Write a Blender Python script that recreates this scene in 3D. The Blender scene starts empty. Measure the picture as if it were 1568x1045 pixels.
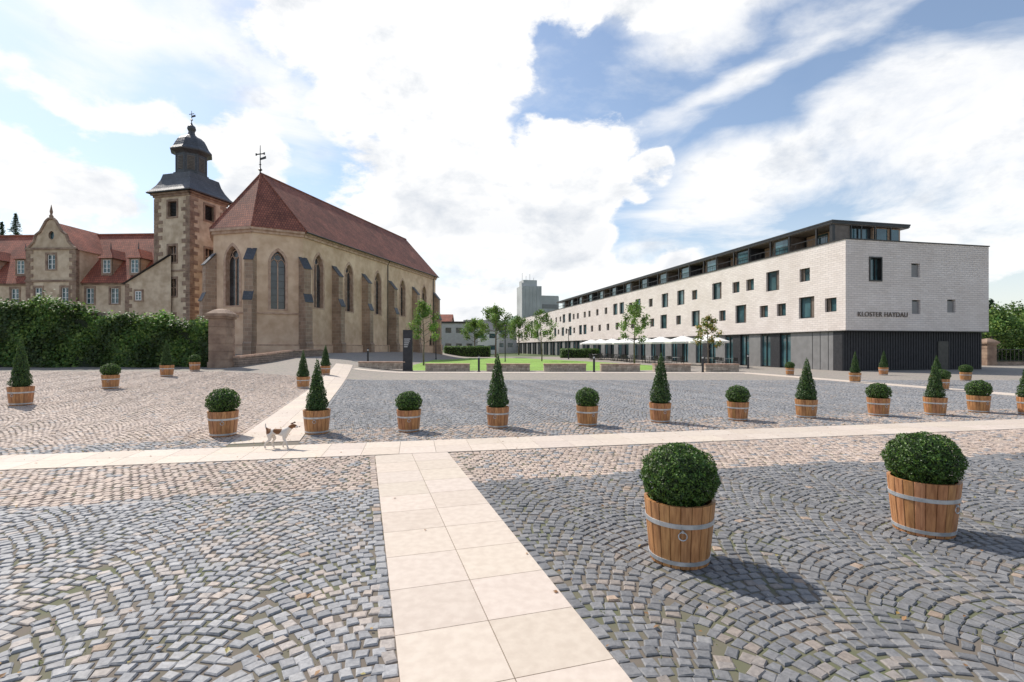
import bpy, math, random
import numpy as np
from mathutils import Vector, geometry
random.seed(7); rng=np.random.default_rng(7)
sc=bpy.context.scene
COL=sc.collection
sc.view_settings.view_transform='Standard'
try: sc.view_settings.look='None'
except Exception: pass
sc.view_settings.exposure=0

# ------------------------------------------------------------ terrain
def sstep(t):
    t=np.clip(t,0,1); return t*t*(3-2*t)
def TH(x,y):
    x=np.asarray(x,float); y=np.asarray(y,float)
    d=y-10
    rise=0.028*np.where(d<-3,0,np.where(d<3,(d+3)**2/12,d))
    rise=np.minimum(rise,1.12)
    return rise*sstep((-x-7)/9)
def th(x,y): return float(TH(x,y))

# ------------------------------------------------------------ materials
def newmat(name):
    m=bpy.data.materials.new(name); m.use_nodes=True
    nt=m.node_tree; b=nt.nodes['Principled BSDF']
    return m,nt,b
def N(nt,t,**k):
    n=nt.nodes.new(t)
    for a,v in k.items(): setattr(n,a,v)
    return n
def noise_mat(name,c1,c2,scale=3,rough=.7,bump=.2,metal=0,detail=4,lo=.35,hi=.65,bdist=.01,attr=False,spec=.5,stretch=None,big=None):
    m,nt,b=newmat(name)
    tc=N(nt,'ShaderNodeTexCoord'); vec=tc.outputs['Object']
    if stretch:
        mp=N(nt,'ShaderNodeMapping'); mp.inputs['Scale'].default_value=stretch
        nt.links.new(vec,mp.inputs[0]); vec=mp.outputs[0]
    no=N(nt,'ShaderNodeTexNoise'); no.inputs['Scale'].default_value=scale; no.inputs['Detail'].default_value=detail
    nt.links.new(vec,no.inputs['Vector'])
    r=N(nt,'ShaderNodeValToRGB'); r.color_ramp.elements[0].position=lo; r.color_ramp.elements[1].position=hi
    r.color_ramp.elements[0].color=(*c1,1); r.color_ramp.elements[1].color=(*c2,1)
    nt.links.new(no.outputs['Fac'],r.inputs[0])
    out=r.outputs[0]
    if big:
        nb=N(nt,'ShaderNodeTexNoise'); nb.inputs['Scale'].default_value=big; nb.inputs['Detail'].default_value=6
        nt.links.new(tc.outputs['Object'],nb.inputs['Vector'])
        rb=N(nt,'ShaderNodeValToRGB'); rb.color_ramp.elements[0].position=.35; rb.color_ramp.elements[1].position=.65
        rb.color_ramp.elements[0].color=(.78,.75,.72,1); rb.color_ramp.elements[1].color=(1,1,1,1)
        nt.links.new(nb.outputs['Fac'],rb.inputs[0])
        mx=N(nt,'ShaderNodeMix',data_type='RGBA',blend_type='MULTIPLY'); mx.inputs[0].default_value=1
        nt.links.new(out,mx.inputs[6]); nt.links.new(rb.outputs[0],mx.inputs[7]); out=mx.outputs[2]
    if attr:
        a=N(nt,'ShaderNodeAttribute',attribute_name='Col')
        mx=N(nt,'ShaderNodeMix',data_type='RGBA',blend_type='MULTIPLY'); mx.inputs[0].default_value=1
        nt.links.new(out,mx.inputs[6]); nt.links.new(a.outputs['Color'],mx.inputs[7]); out=mx.outputs[2]
    nt.links.new(out,b.inputs['Base Color'])
    b.inputs['Roughness'].default_value=rough; b.inputs['Metallic'].default_value=metal
    b.inputs['Specular IOR Level'].default_value=spec
    if bump:
        bp=N(nt,'ShaderNodeBump'); bp.inputs['Strength'].default_value=bump; bp.inputs['Distance'].default_value=bdist
        nt.links.new(no.outputs['Fac'],bp.inputs['Height']); nt.links.new(bp.outputs[0],b.inputs['Normal'])
    return m
def brick_mat(name,c1,c2,cm,bw,bh,ms,rough=.8,bump=.6,bdist=.02,offset=.5,ntint=.25,nscale=.6):
    m,nt,b=newmat(name)
    tc=N(nt,'ShaderNodeTexCoord')
    br=N(nt,'ShaderNodeTexBrick'); br.offset=offset
    br.inputs['Scale'].default_value=1
    br.inputs['Color1'].default_value=(*c1,1); br.inputs['Color2'].default_value=(*c2,1); br.inputs['Mortar'].default_value=(*cm,1)
    br.inputs['Brick Width'].default_value=bw; br.inputs['Row Height'].default_value=bh
    br.inputs['Mortar Size'].default_value=ms; br.inputs['Mortar Smooth'].default_value=.4
    nt.links.new(tc.outputs['UV'],br.inputs['Vector'])
    no=N(nt,'ShaderNodeTexNoise'); no.inputs['Scale'].default_value=nscale; no.inputs['Detail'].default_value=6
    nt.links.new(tc.outputs['Object'],no.inputs['Vector'])
    r=N(nt,'ShaderNodeValToRGB'); r.color_ramp.elements[0].position=.3; r.color_ramp.elements[1].position=.7
    v=1-ntint
    r.color_ramp.elements[0].color=(v,v*.98,v*.96,1); r.color_ramp.elements[1].color=(1,1,1,1)
    nt.links.new(no.outputs['Fac'],r.inputs[0])
    mx=N(nt,'ShaderNodeMix',data_type='RGBA',blend_type='MULTIPLY'); mx.inputs[0].default_value=1
    nt.links.new(br.outputs['Color'],mx.inputs[6]); nt.links.new(r.outputs[0],mx.inputs[7])
    nt.links.new(mx.outputs[2],b.inputs['Base Color'])
    b.inputs['Roughness'].default_value=rough
    bp=N(nt,'ShaderNodeBump',invert=True); bp.inputs['Strength'].default_value=bump; bp.inputs['Distance'].default_value=bdist
    nt.links.new(br.outputs['Fac'],bp.inputs['Height']); nt.links.new(bp.outputs[0],b.inputs['Normal'])
    return m
def glass_mat(name,c,rough=.06):
    m,nt,b=newmat(name)
    tc=N(nt,'ShaderNodeTexCoord'); no=N(nt,'ShaderNodeTexNoise'); no.inputs['Scale'].default_value=.8
    nt.links.new(tc.outputs['Object'],no.inputs['Vector'])
    r=N(nt,'ShaderNodeValToRGB'); r.color_ramp.elements[0].position=.4; r.color_ramp.elements[1].position=.6
    r.color_ramp.elements[0].color=(c[0]*.5,c[1]*.5,c[2]*.5,1); r.color_ramp.elements[1].color=(*c,1)
    nt.links.new(no.outputs['Fac'],r.inputs[0]); nt.links.new(r.outputs[0],b.inputs['Base Color'])
    b.inputs['Roughness'].default_value=rough; b.inputs['Specular IOR Level'].default_value=.9
    return m
def leaf_mat(name,tint=(1,1,1),rough=.45):
    m,nt,b=newmat(name)
    a=N(nt,'ShaderNodeAttribute',attribute_name='Col')
    mx=N(nt,'ShaderNodeMix',data_type='RGBA',blend_type='MULTIPLY'); mx.inputs[0].default_value=1
    mx.inputs[7].default_value=(*tint,1)
    nt.links.new(a.outputs['Color'],mx.inputs[6]); nt.links.new(mx.outputs[2],b.inputs['Base Color'])
    b.inputs['Roughness'].default_value=rough
    tr=N(nt,'ShaderNodeBsdfTranslucent'); nt.links.new(mx.outputs[2],tr.inputs['Color'])
    ms=N(nt,'ShaderNodeMixShader'); ms.inputs[0].default_value=.35
    out=nt.nodes['Material Output']
    nt.links.new(b.outputs[0],ms.inputs[1]); nt.links.new(tr.outputs[0],ms.inputs[2]); nt.links.new(ms.outputs[0],out.inputs[0])
    return m

M={}
M['plaster']=noise_mat('church_plaster',(.68,.475,.33),(.79,.59,.43),1.2,.9,.25,big=.3)
M['sand']=brick_mat('sandstone_blocks',(.48,.33,.235),(.34,.235,.17),(.50,.40,.31),.6,.36,.02,.85,.5,.02,ntint=.35)
M['sandtrim']=noise_mat('sandstone_trim',(.40,.25,.18),(.57,.40,.30),2.5,.85,.3)
M['quoin']=noise_mat('dark_quoin_stone',(.20,.13,.095),(.36,.255,.185),1.6,.85,.3)
M['tower']=noise_mat('tower_plaster',(.54,.42,.30),(.74,.61,.46),1.5,.9,.4,big=.4)
M['roof']=brick_mat('clay_roof_tiles',(.47,.165,.10),(.30,.10,.065),(.14,.05,.04),.24,.32,.03,.8,.9,.03,ntint=.5,nscale=.5)
M['roofred']=brick_mat('red_roof_tiles',(.55,.17,.10),(.38,.115,.07),(.16,.06,.045),.24,.32,.03,.8,.9,.03,ntint=.5,nscale=.5)
M['slate']=brick_mat('slate',(.10,.105,.12),(.07,.075,.085),(.04,.04,.045),.3,.22,.015,.5,.5,.01)
M['church_glass']=glass_mat('leaded_glass',(.06,.06,.065),.2)
M['hglass']=glass_mat('window_glass',(.07,.15,.17),.05)  # teal base colour stands in for reflected sky
M['whitebrick']=brick_mat('white_painted_brick',(.83,.755,.71),(.74,.665,.62),(.59,.54,.51),.5,.16,.014,.8,.8,.02,ntint=.12,nscale=.5)
M['anthra']=noise_mat('anthracite_panel',(.032,.032,.036),(.045,.045,.05),6,.5,.05,spec=.3)
M['greypanel']=noise_mat('grey_metal_panel',(.20,.195,.195),(.24,.235,.235),2,.45,.05)
M['darkmetal']=noise_mat('dark_metal',(.03,.03,.03),(.05,.048,.045),5,.4,.05,metal=.3)
M['bronze']=noise_mat('bronze_trim',(.12,.09,.07),(.17,.135,.11),3,.5,.05)
M['woodwall']=noise_mat('larch_cladding',(.38,.24,.15),(.48,.32,.21),4,.7,.1,stretch=(1,6,1))
M['lightgrey']=noise_mat('light_grey_render',(.45,.45,.45),(.52,.52,.52),2,.8,.1)
M['whitepaint']=noise_mat('white_paint',(.72,.72,.70),(.80,.80,.78),5,.5,.05)
M['slab']=noise_mat('limestone_slab',(.535,.455,.385),(.595,.515,.44),14,.75,.15,attr=True,bdist=.003)
M['cobble']=noise_mat('cobble_granite',(.70,.70,.71),(1,1,1),45,.65,.5,attr=True,bdist=.006,lo=.3,hi=.7,detail=3,spec=.28)
M['wood']=noise_mat('oak_stave',(.34,.15,.058),(.54,.27,.115),9,.45,.25,attr=True,stretch=(5,5,.6),bdist=.004)
M['zinc']=noise_mat('galvanised_hoop',(.42,.44,.46),(.58,.60,.62),14,.42,.05,metal=.55)
M['soil']=noise_mat('potting_soil',(.03,.022,.016),(.06,.045,.03),20,.95,.5)
M['boxleaf']=leaf_mat('boxwood_leaf')
M['leaf']=leaf_mat('tree_leaf',rough=.55)
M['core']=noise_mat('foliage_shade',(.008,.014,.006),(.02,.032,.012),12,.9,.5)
M['bark']=noise_mat('bark',(.12,.09,.07),(.22,.18,.14),12,.9,.5,stretch=(1,1,.25))
M['stonewall']=brick_mat('rubble_stone',(.40,.31,.25),(.30,.23,.19),(.20,.16,.13),.38,.14,.018,.9,.8,.03,ntint=.35,nscale=1.5)
M['canvas']=noise_mat('parasol_canvas',(.74,.73,.70),(.82,.81,.78),2,.8,.05)
M['concrete']=noise_mat('pale_concrete',(.40,.40,.40),(.52,.52,.52),.15,.85,.05)
M['blockstone']=noise_mat('block_sandstone',(.36,.28,.22),(.52,.43,.34),5,.9,.4,attr=True)

# ------------------------------------------------------------ mesh builder
class MB:
    def __init__(s): s.v=[];s.f=[];s.m=[];s.c=[]
    def add(s,vs,fs,m=0,c=(1,1,1)):
        b=len(s.v); s.v+=[tuple(v) for v in vs]
        for f in fs:
            s.f.append([b+i for i in f]); s.m.append(m); s.c.append(c)
    def box(s,x0,x1,y0,y1,z0,z1,m=0,c=(1,1,1)):
        s.add([(x0,y0,z0),(x1,y0,z0),(x1,y1,z0),(x0,y1,z0),(x0,y0,z1),(x1,y0,z1),(x1,y1,z1),(x0,y1,z1)],
              [(3,2,1,0),(4,5,6,7),(0,1,5,4),(1,2,6,5),(2,3,7,6),(3,0,4,7)],m,c)
    def P(s,o,U,Nn,u,z,d): return (o[0]+u*U[0]-d*Nn[0], o[1]+u*U[1]-d*Nn[1], z)
    def obox(s,o,U,Nn,u0,u1,z0,z1,d0,d1,m=0,c=(1,1,1)):
        P=lambda u,z,d:s.P(o,U,Nn,u,z,d)
        s.add([P(u0,z0,d0),P(u1,z0,d0),P(u1,z0,d1),P(u0,z0,d1),P(u0,z1,d0),P(u1,z1,d0),P(u1,z1,d1),P(u0,z1,d1)],
              [(3,2,1,0),(4,5,6,7),(0,1,5,4),(1,2,6,5),(2,3,7,6),(3,0,4,7)],m,c)
    def lathe(s,prof,n,m=0,c=(0,0),phase=0,cap=False,col=(1,1,1)):
        vs=[];k=len(prof)
        for r,z in prof:
            for i in range(n):
                a=phase+2*math.pi*i/n
                vs.append((c[0]+r*math.cos(a),c[1]+r*math.sin(a),z))
        fs=[]
        for j in range(k-1):
            for i in range(n):
                i2=(i+1)%n
                fs.append((j*n+i,j*n+i2,(j+1)*n+i2,(j+1)*n+i))
        if cap: fs.append(tuple(range(n))[::-1]); fs.append(tuple((k-1)*n+i for i in range(n)))
        s.add(vs,fs,m,col)
    def tube(s,pts,rads,n=6,m=0,cap=True):
        pts=[Vector(p) for p in pts]; vs=[]
        for i,p in enumerate(pts):
            d=(pts[min(i+1,len(pts)-1)]-pts[max(i-1,0)]).normalized()
            a=d.cross(Vector((0,0,1)) if abs(d.z)<.9 else Vector((1,0,0))).normalized(); b=d.cross(a)
            r=rads[i] if hasattr(rads,'__len__') else rads
            for k in range(n):
                t=2*math.pi*k/n; vs.append(p+a*(r*math.cos(t))+b*(r*math.sin(t)))
        fs=[]
        for j in range(len(pts)-1):
            for i in range(n):
                i2=(i+1)%n; fs.append((j*n+i,j*n+i2,(j+1)*n+i2,(j+1)*n+i))
        if cap: fs.append(tuple(range(n))[::-1]); fs.append(tuple((len(pts)-1)*n+i for i in range(n)))
        s.add(vs,fs,m)
    def wallrect(s,o,U,Nn,u0,u1,z0,z1,holes,depth,m=0,mr=None):
        mr=m if mr is None else mr
        us=sorted(set([u0,u1]+[h[0] for h in holes]+[h[1] for h in holes]))
        zs=sorted(set([z0,z1]+[h[2] for h in holes]+[h[3] for h in holes]))
        P=lambda u,z,d=0:s.P(o,U,Nn,u,z,d)
        for i in range(len(us)-1):
            for j in range(len(zs)-1):
                cu=(us[i]+us[i+1])/2; cz=(zs[j]+zs[j+1])/2
                if any(h[0]<cu<h[1] and h[2]<cz<h[3] for h in holes): continue
                s.add([P(us[i],zs[j]),P(us[i+1],zs[j]),P(us[i+1],zs[j+1]),P(us[i],zs[j+1])],[(0,1,2,3)],m)
        for a,b,c,d in holes:
            L=[(a,c),(b,c),(b,d),(a,d)]
            for k in range(4):
                p=L[k];q=L[(k+1)%4]
                s.add([P(*p),P(*q),P(q[0],q[1],depth),P(p[0],p[1],depth)],[(0,1,2,3)],mr)
    def wallpoly(s,o,U,Nn,outer,holes,depth,m=0,mr=None):
        mr=m if mr is None else mr
        loops=[[Vector((u,z,0)) for u,z in outer]]+[[Vector((u,z,0)) for u,z in h] for h in holes]
        flat=[p for l in loops for p in l]
        tr=geometry.tessellate_polygon(loops)
        s.add([s.P(o,U,Nn,p.x,p.y,0) for p in flat],[tuple(t) for t in tr],m)
        for h in holes:
            n=len(h)
            for k in range(n):
                p=h[k];q=h[(k+1)%n]
                s.add([s.P(o,U,Nn,p[0],p[1],0),s.P(o,U,Nn,q[0],q[1],0),s.P(o,U,Nn,q[0],q[1],depth),s.P(o,U,Nn,p[0],p[1],depth)],[(0,1,2,3)],mr)
    def obj(s,name,mats,parent=None,smooth=False,solid=0,loc=None,rot=0):
        me=bpy.data.meshes.new(name); me.from_pydata(s.v,[],s.f)
        for mt in mats: me.materials.append(mt)
        n=len(me.polygons)
        me.polygons.foreach_set('material_index',np.array(s.m,dtype=np.int32))
        me.polygons.foreach_set('use_smooth',np.full(n,smooth))
        Z=Vector((0,0,1)); uvl=[]; cl=[]
        for p,c in zip(me.polygons,s.c):
            nn=p.normal; t=Z.cross(nn)
            if t.length>.05:
                t=t.normalized()
                if nn.z<0: nn=-nn; t=Z.cross(nn).normalized()
            else: t=Vector((1,0,0))
            b=nn.cross(t)
            for vi in p.vertices:
                co=me.vertices[vi].co
                uvl+=[co.dot(t),co.dot(b)]; cl+=[c[0],c[1],c[2],1.0]
        me.uv_layers.new(name='UVMap'); me.uv_layers['UVMap'].data.foreach_set('uv',np.array(uvl,np.float32))
        me.color_attributes.new('Col','FLOAT_COLOR','CORNER'); me.color_attributes['Col'].data.foreach_set('color',np.array(cl,np.float32))
        o=bpy.data.objects.new(name,me); COL.objects.link(o)
        if parent: o.parent=parent
        if loc: o.location=loc
        o.rotation_euler[2]=rot
        if solid:
            md=o.modifiers.new('s','SOLIDIFY'); md.thickness=solid; md.offset=0
        return o
def empty(name,loc=(0,0,0),rot=0):
    e=bpy.data.objects.new(name,None); COL.objects.link(e); e.location=loc; e.rotation_euler[2]=rot; e.empty_display_size=.3
    return e
def np_mesh(name,V,F,cols,mat,smooth=False):
    me=bpy.data.meshes.new(name); nv=len(V); nf=len(F)
    me.vertices.add(nv); me.vertices.foreach_set('co',V.astype(np.float32).ravel())
    me.loops.add(nf*4); me.loops.foreach_set('vertex_index',F.astype(np.int32).ravel())
    me.polygons.add(nf); me.polygons.foreach_set('loop_start',np.arange(0,nf*4,4,dtype=np.int32))
    try: me.polygons.foreach_set('loop_total',np.full(nf,4,dtype=np.int32))
    except Exception: pass
    me.update(calc_edges=True)
    me.color_attributes.new('Col','FLOAT_COLOR','POINT')
    c4=np.ones((nv,4),np.float32); c4[:,:3]=cols; me.color_attributes['Col'].data.foreach_set('color',c4.ravel())
    me.materials.append(mat)
    me.polygons.foreach_set('use_smooth',np.full(nf,smooth))
    return me
def leaf_mesh(name,pts,nrm,size,cols,mat,tilt=.7,aspect=.6):
    n=len(pts)
    nn=nrm+rng.normal(0,tilt,(n,3)); nn/=np.linalg.norm(nn,axis=1,keepdims=True)+1e-9
    r=rng.normal(0,1,(n,3)); a=np.cross(nn,r); a/=np.linalg.norm(a,axis=1,keepdims=True)+1e-9
    b=np.cross(nn,a); sz=(size*rng.uniform(.6,1.3,n))[:,None]
    V=np.stack([pts-a*sz*.5,pts+b*sz*.5*aspect+nn*sz*.08,pts+a*sz*.5,pts-b*sz*.5*aspect+nn*sz*.08],1).reshape(-1,3)
    F=np.arange(n*4).reshape(n,4)
    return np_mesh(name,V,F,np.repeat(cols,4,axis=0),mat)
def add_obj(name,me,parent=None,loc=(0,0,0)):
    o=bpy.data.objects.new(name,me); COL.objects.link(o); o.location=loc
    if parent: o.parent=parent
    return o

# ------------------------------------------------------------ ground
def path_main_L(y): return .201-.300*y
MW=1.19
def cross_lo(x): return 8.42+.197*x
def cross_hi(x): return 9.54+.197*x
def diag_L(y): return -5.24-.285*(y-9.5)
DW=1.22
def make_ground():
    xs=sorted(set(list(np.arange(-60,60.1,1.0))+[-1500,-900,-500,-300,-200,-140,-100,-80,80,100,140,200,300,500,900,1500]))
    ys=sorted(set(list(np.arange(-12,90.1,1.0))+[-600,-200,-80,-30,110,140,200,300,500,900,1500,2200]))
    X,Y=np.meshgrid(xs,ys); Zh=TH(X,Y)
    V=np.stack([X,Y,Zh],-1).reshape(-1,3); nx=len(xs);ny=len(ys)
    F=np.array([(j*nx+i,j*nx+i+1,(j+1)*nx+i+1,(j+1)*nx+i) for j in range(ny-1) for i in range(nx-1)])
    m,nt,b=newmat('ground_setts')
    tc=N(nt,'ShaderNodeTexCoord'); 
    vo=N(nt,'ShaderNodeTexVoronoi'); vo.inputs['Scale'].default_value=9.5
    nt.links.new(tc.outputs['Object'],vo.inputs['Vector']); vo.inputs['Randomness'].default_value=.6
    n1=N(nt,'ShaderNodeTexNoise'); n1.inputs['Scale'].default_value=.5; n1.inputs['Detail'].default_value=4; nt.links.new(tc.outputs['Object'],n1.inputs['Vector'])
    sx=N(nt,'ShaderNodeSeparateXYZ'); nt.links.new(tc.outputs['Object'],sx.inputs[0])
    n2=N(nt,'ShaderNodeTexNoise'); n2.inputs['Scale'].default_value=1.7; n2.inputs['Detail'].default_value=6; nt.links.new(tc.outputs['Object'],n2.inputs['Vector'])
    rj=N(nt,'ShaderNodeValToRGB'); e=rj.color_ramp.elements; e[0].position=.45;e[0].color=(.15,.125,.10,1);e[1].position=.65;e[1].color=(.11,.12,.06,1)
    nt.links.new(n2.outputs['Fac'],rj.inputs[0])
    rs=N(nt,'ShaderNodeValToRGB'); e=rs.color_ramp.elements; e[0].position=.0;e[0].color=(.27,.255,.245,1);e[1].position=1;e[1].color=(.44,.37,.32,1)
    sv=N(nt,'ShaderNodeSeparateColor'); nt.links.new(vo.outputs['Color'],sv.inputs[0]); nt.links.new(sv.outputs[0],rs.inputs[0])
    mr=N(nt,'ShaderNodeMapRange'); mr.inputs[1].default_value=25.8; mr.inputs[2].default_value=26.3; nt.links.new(sx.outputs[1],mr.inputs[0])
    ed=N(nt,'ShaderNodeMapRange'); ed.inputs[1].default_value=.075; ed.inputs[2].default_value=.05; nt.links.new(vo.outputs['Distance'],ed.inputs[0])
    ed2=N(nt,'ShaderNodeMath',operation='MAXIMUM'); nt.links.new(ed.outputs[0],ed2.inputs[0]); ed2.inputs[1].default_value=.6
    mul=N(nt,'ShaderNodeMath',operation='MULTIPLY'); nt.links.new(mr.outputs[0],mul.inputs[0]); nt.links.new(ed2.outputs[0],mul.inputs[1])
    mx=N(nt,'ShaderNodeMix',data_type='RGBA'); nt.links.new(mul.outputs[0],mx.inputs[0]); nt.links.new(rj.outputs[0],mx.inputs[6]); nt.links.new(rs.outputs[0],mx.inputs[7])
    ln=N(nt,'ShaderNodeVectorMath',operation='LENGTH'); nt.links.new(tc.outputs['Object'],ln.inputs[0])
    mg=N(nt,'ShaderNodeMapRange'); mg.inputs[1].default_value=88; mg.inputs[2].default_value=95; nt.links.new(ln.outputs['Value'],mg.inputs[0])
    rg=N(nt,'ShaderNodeValToRGB'); e=rg.color_ramp.elements; e[0].position=.4;e[0].color=(.06,.10,.03,1);e[1].position=.6;e[1].color=(.11,.14,.05,1)
    nt.links.new(n1.outputs['Fac'],rg.inputs[0])
    mx2=N(nt,'ShaderNodeMix',data_type='RGBA'); nt.links.new(mg.outputs[0],mx2.inputs[0]); nt.links.new(mx.outputs[2],mx2.inputs[6]); nt.links.new(rg.outputs[0],mx2.inputs[7])
    nt.links.new(mx2.outputs[2],b.inputs['Base Color']); b.inputs['Roughness'].default_value=.9
    me=np_mesh('ground',V,F,np.ones((len(V),3)),m,True)
    add_obj('ground',me)
make_ground()

def lf(x,y,sc,ph=0):
    return (np.sin(x*sc*1.3+ph+1.7*np.sin(y*sc*.7+ph))+np.sin(y*sc*1.7+ph*2+1.3*np.sin(x*sc*.9))+np.sin((x+y)*sc*2.3+ph*3))/3
def make_cobbles():
    p=.094; rp=.088; th0=math.atan2(.300,1)
    e=np.array([math.cos(th0),math.sin(th0)]); d=np.array([-math.sin(th0),math.cos(th0)])
    NS=14; Ws=p*NS; A=.21
    js=np.arange(-30,31); ii=np.arange(NS); ks=np.arange(-95,450)
    J,I,K=np.meshgrid(js,ii,ks,indexing='ij'); J=J.ravel();I=I.ravel();K=K.ravel()
    sl=(I+.5)*p-Ws/2+np.where(K%2==0,.25*p,-.25*p)
    s=J*Ws+sl+rng.normal(0,.008,len(J)); t=K*rp+A*(1-4*(sl/Ws)**2)+(J%2)*.05+rng.normal(0,.006,len(J))
    # the layers wander a little, as hand-laid rows do
    s0=s.copy(); s=s+.035*np.sin(t*1.9+J*1.3); t=t+.03*np.sin(s0*1.3+t*.8)
    ang=np.arctan(-8*A*sl/Ws**2)
    x=s*e[0]+t*d[0]; y=s*e[1]+t*d[1]
    band=(y<cross_lo(x))&(y>cross_lo(x)-2.0)
    keep=~band
    sets=[(x[keep],y[keep],(ang+th0)[keep],(p/np.cos(ang)*.98)[keep],(rp*np.cos(ang)*1.06)[keep])]
    th1=math.atan(.197); e1=np.array([math.cos(th1),math.sin(th1)]); d1=np.array([-e1[1],e1[0]])
    I,K=np.meshgrid(np.arange(-340,341),np.arange(0,20),indexing='ij'); I=I.ravel();K=K.ravel()
    s=I*.100+(K%2)*.050+rng.normal(0,.008,len(I)); t=-(K+.5)*.098+rng.normal(0,.004,len(I))
    x=s*e1[0]+t*d1[0]; y=8.42+s*e1[1]+t*d1[1]-.09
    sets.append((x,y,np.full(len(x),th1),np.full(len(x),.100),np.full(len(x),.098)))
    x,y,a,L,W=[np.concatenate([q[i] for q in sets]) for i in range(5)]
    mg=.10
    pl=path_main_L(y)
    inmain=(x>pl-mg)&(x<pl+MW+mg)&(y<cross_lo(x)+.05)
    incross=(y>cross_lo(x)-mg)&(y<cross_hi(x)+mg)
    dl=diag_L(y); indiag=(x>dl-mg)&(x<dl+DW+mg)&(y>cross_hi(x)-.1)
    keep=(~inmain)&(~incross)&(~indiag)&(y>-.5)&(y<26.3)&(np.abs(x)<1.12*y+5)
    x,y,a,L,W=[q[keep] for q in (x,y,a,L,W)]
    bx=[];by=[];ba=[]
    def border(x0,y0,x1,y1,off):
        Ln=math.hypot(x1-x0,y1-y0); n=int(Ln/.12); an=math.atan2(y1-y0,x1-x0)
        tt=(np.arange(n)+.5)/n
        bx.append(x0+(x1-x0)*tt-math.sin(an)*off); by.append(y0+(y1-y0)*tt+math.cos(an)*off); ba.append(np.full(n,an))
    border(path_main_L(-.5),-.5,path_main_L(7.98),7.98,.052)
    border(path_main_L(-.5)+MW,-.5,path_main_L(8.15)+MW,8.15,-.052)
    border(-14,cross_lo(-14),path_main_L(8)-.05,cross_lo(-2.3),-.052)
    border(path_main_L(8.2)+MW+.05,cross_lo(-1.1),18,cross_lo(18),-.052)
    border(-16,cross_hi(-16),diag_L(8.6)-.05,cross_hi(-5.0),.052)
    border(diag_L(8.8)+DW+.05,cross_hi(-3.8),20,cross_hi(20),.052)
    border(diag_L(8.7),8.7,diag_L(26),26,.052)
    border(diag_L(9)+DW,9,diag_L(26)+DW,26,-.052)
    bx=np.concatenate(bx);by=np.concatenate(by);ba=np.concatenate(ba)
    x=np.concatenate([x,bx]);y=np.concatenate([y,by]);a=np.concatenate([a,ba]);L=np.concatenate([L,np.full(len(bx),.12)]);W=np.concatenate([W,np.full(len(bx),.10)])
    n=len(x); a=a+rng.normal(0,.07,n)
    gap=.013; hl=(L-gap)/2*rng.uniform(.86,1.04,n); hw=(W-gap)/2*rng.uniform(.88,1.04,n)
    base=np.array([(-1,-1),(1,-1),(1,1),(-1,1)],float)
    hgt=.012+rng.normal(0,.002,n)
    z0=TH(x,y)
    corner=base[None]*np.stack([hl,hw],-1)[:,None]+rng.normal(0,.005,(n,4,2))
    rings=[]
    for sc_,zz in ((.80,1.0),(.99,.5),(1.0,-1.0)):
        c=corner*sc_
        X=x[:,None]+c[...,0]*np.cos(a)[:,None]-c[...,1]*np.sin(a)[:,None]
        Y=y[:,None]+c[...,0]*np.sin(a)[:,None]+c[...,1]*np.cos(a)[:,None]
        Zz=(z0+hgt*zz)[:,None]+(rng.normal(0,.0014,(n,4)) if zz==1.0 else np.zeros((n,4)))
        rings.append(np.stack([X,Y,Zz],-1))
    V=np.concatenate(rings,1)
    f=[(0,1,2,3)]
    for r in (0,4):
        for k in range(4):
            k2=(k+1)%4; f.append((r+k,r+4+k,r+4+k2,r+k2))
    F=(np.array(f)[None]+12*np.arange(n)[:,None,None]).reshape(-1,4)
    tan=np.full(n,.08)
    left=x<path_main_L(y)+.6
    lowleft=left&(y<cross_lo(x)-2.0); tan[lowleft]=.22
    bandm=(y<cross_lo(x))&(y>cross_lo(x)-1.9-.15*lf(x,y,1.5)); tan[bandm]=.9
    up=y>cross_hi(x); plaza=up&(x<diag_L(y)+.5)
    tan[up]=.08; tan[up&(y<cross_hi(x)+1.7)]=.5
    tan[plaza]=.97
    tan[up&(y<cross_hi(x)+.9)&(x<diag_L(y)+.5)]=.35
    tan=np.clip(tan+.22*lf(x,y,1.1,.7)*(tan<.7),.02,.98)
    isT=rng.random(n)<tan
    g=np.array([(.265,.265,.270),(.300,.297,.300),(.325,.32,.318),(.24,.241,.248)])
    tn=np.array([(.48,.375,.305),(.51,.41,.335),(.45,.355,.295),(.49,.40,.34)])
    t2=np.array([(.36,.315,.28),(.39,.33,.285),(.34,.305,.28),(.37,.33,.30)])
    warm=bandm|plaza|(up&(y<cross_hi(x)+1.7))
    c=np.where(isT[:,None],np.where(warm[:,None],tn[rng.integers(0,4,n)],t2[rng.integers(0,4,n)]),g[rng.integers(0,4,n)])
    zone=np.ones(n); zone[(~left)&(y<cross_lo(x)-1.9)]=.76; zone[lowleft]=1.2; zone[plaza]=1.15; zone[bandm]=1.08
    c=c*(zone*rng.uniform(.88,1.1,n)*(1+.08*lf(x,y,.8,2)))[:,None]
    ru=rng.random(n)<.006+.03*(lf(x,y,1.9,4)>.45); c[ru]=np.array((.41,.31,.235))*rng.uniform(.8,1.1,(ru.sum(),1))
    me=np_mesh('cobblestones',V.reshape(-1,3),F,np.repeat(c,12,axis=0),M['cobble'])
    add_obj('cobblestone_paving',me)
    return x,y
cx_,cy_=make_cobbles()

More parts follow.
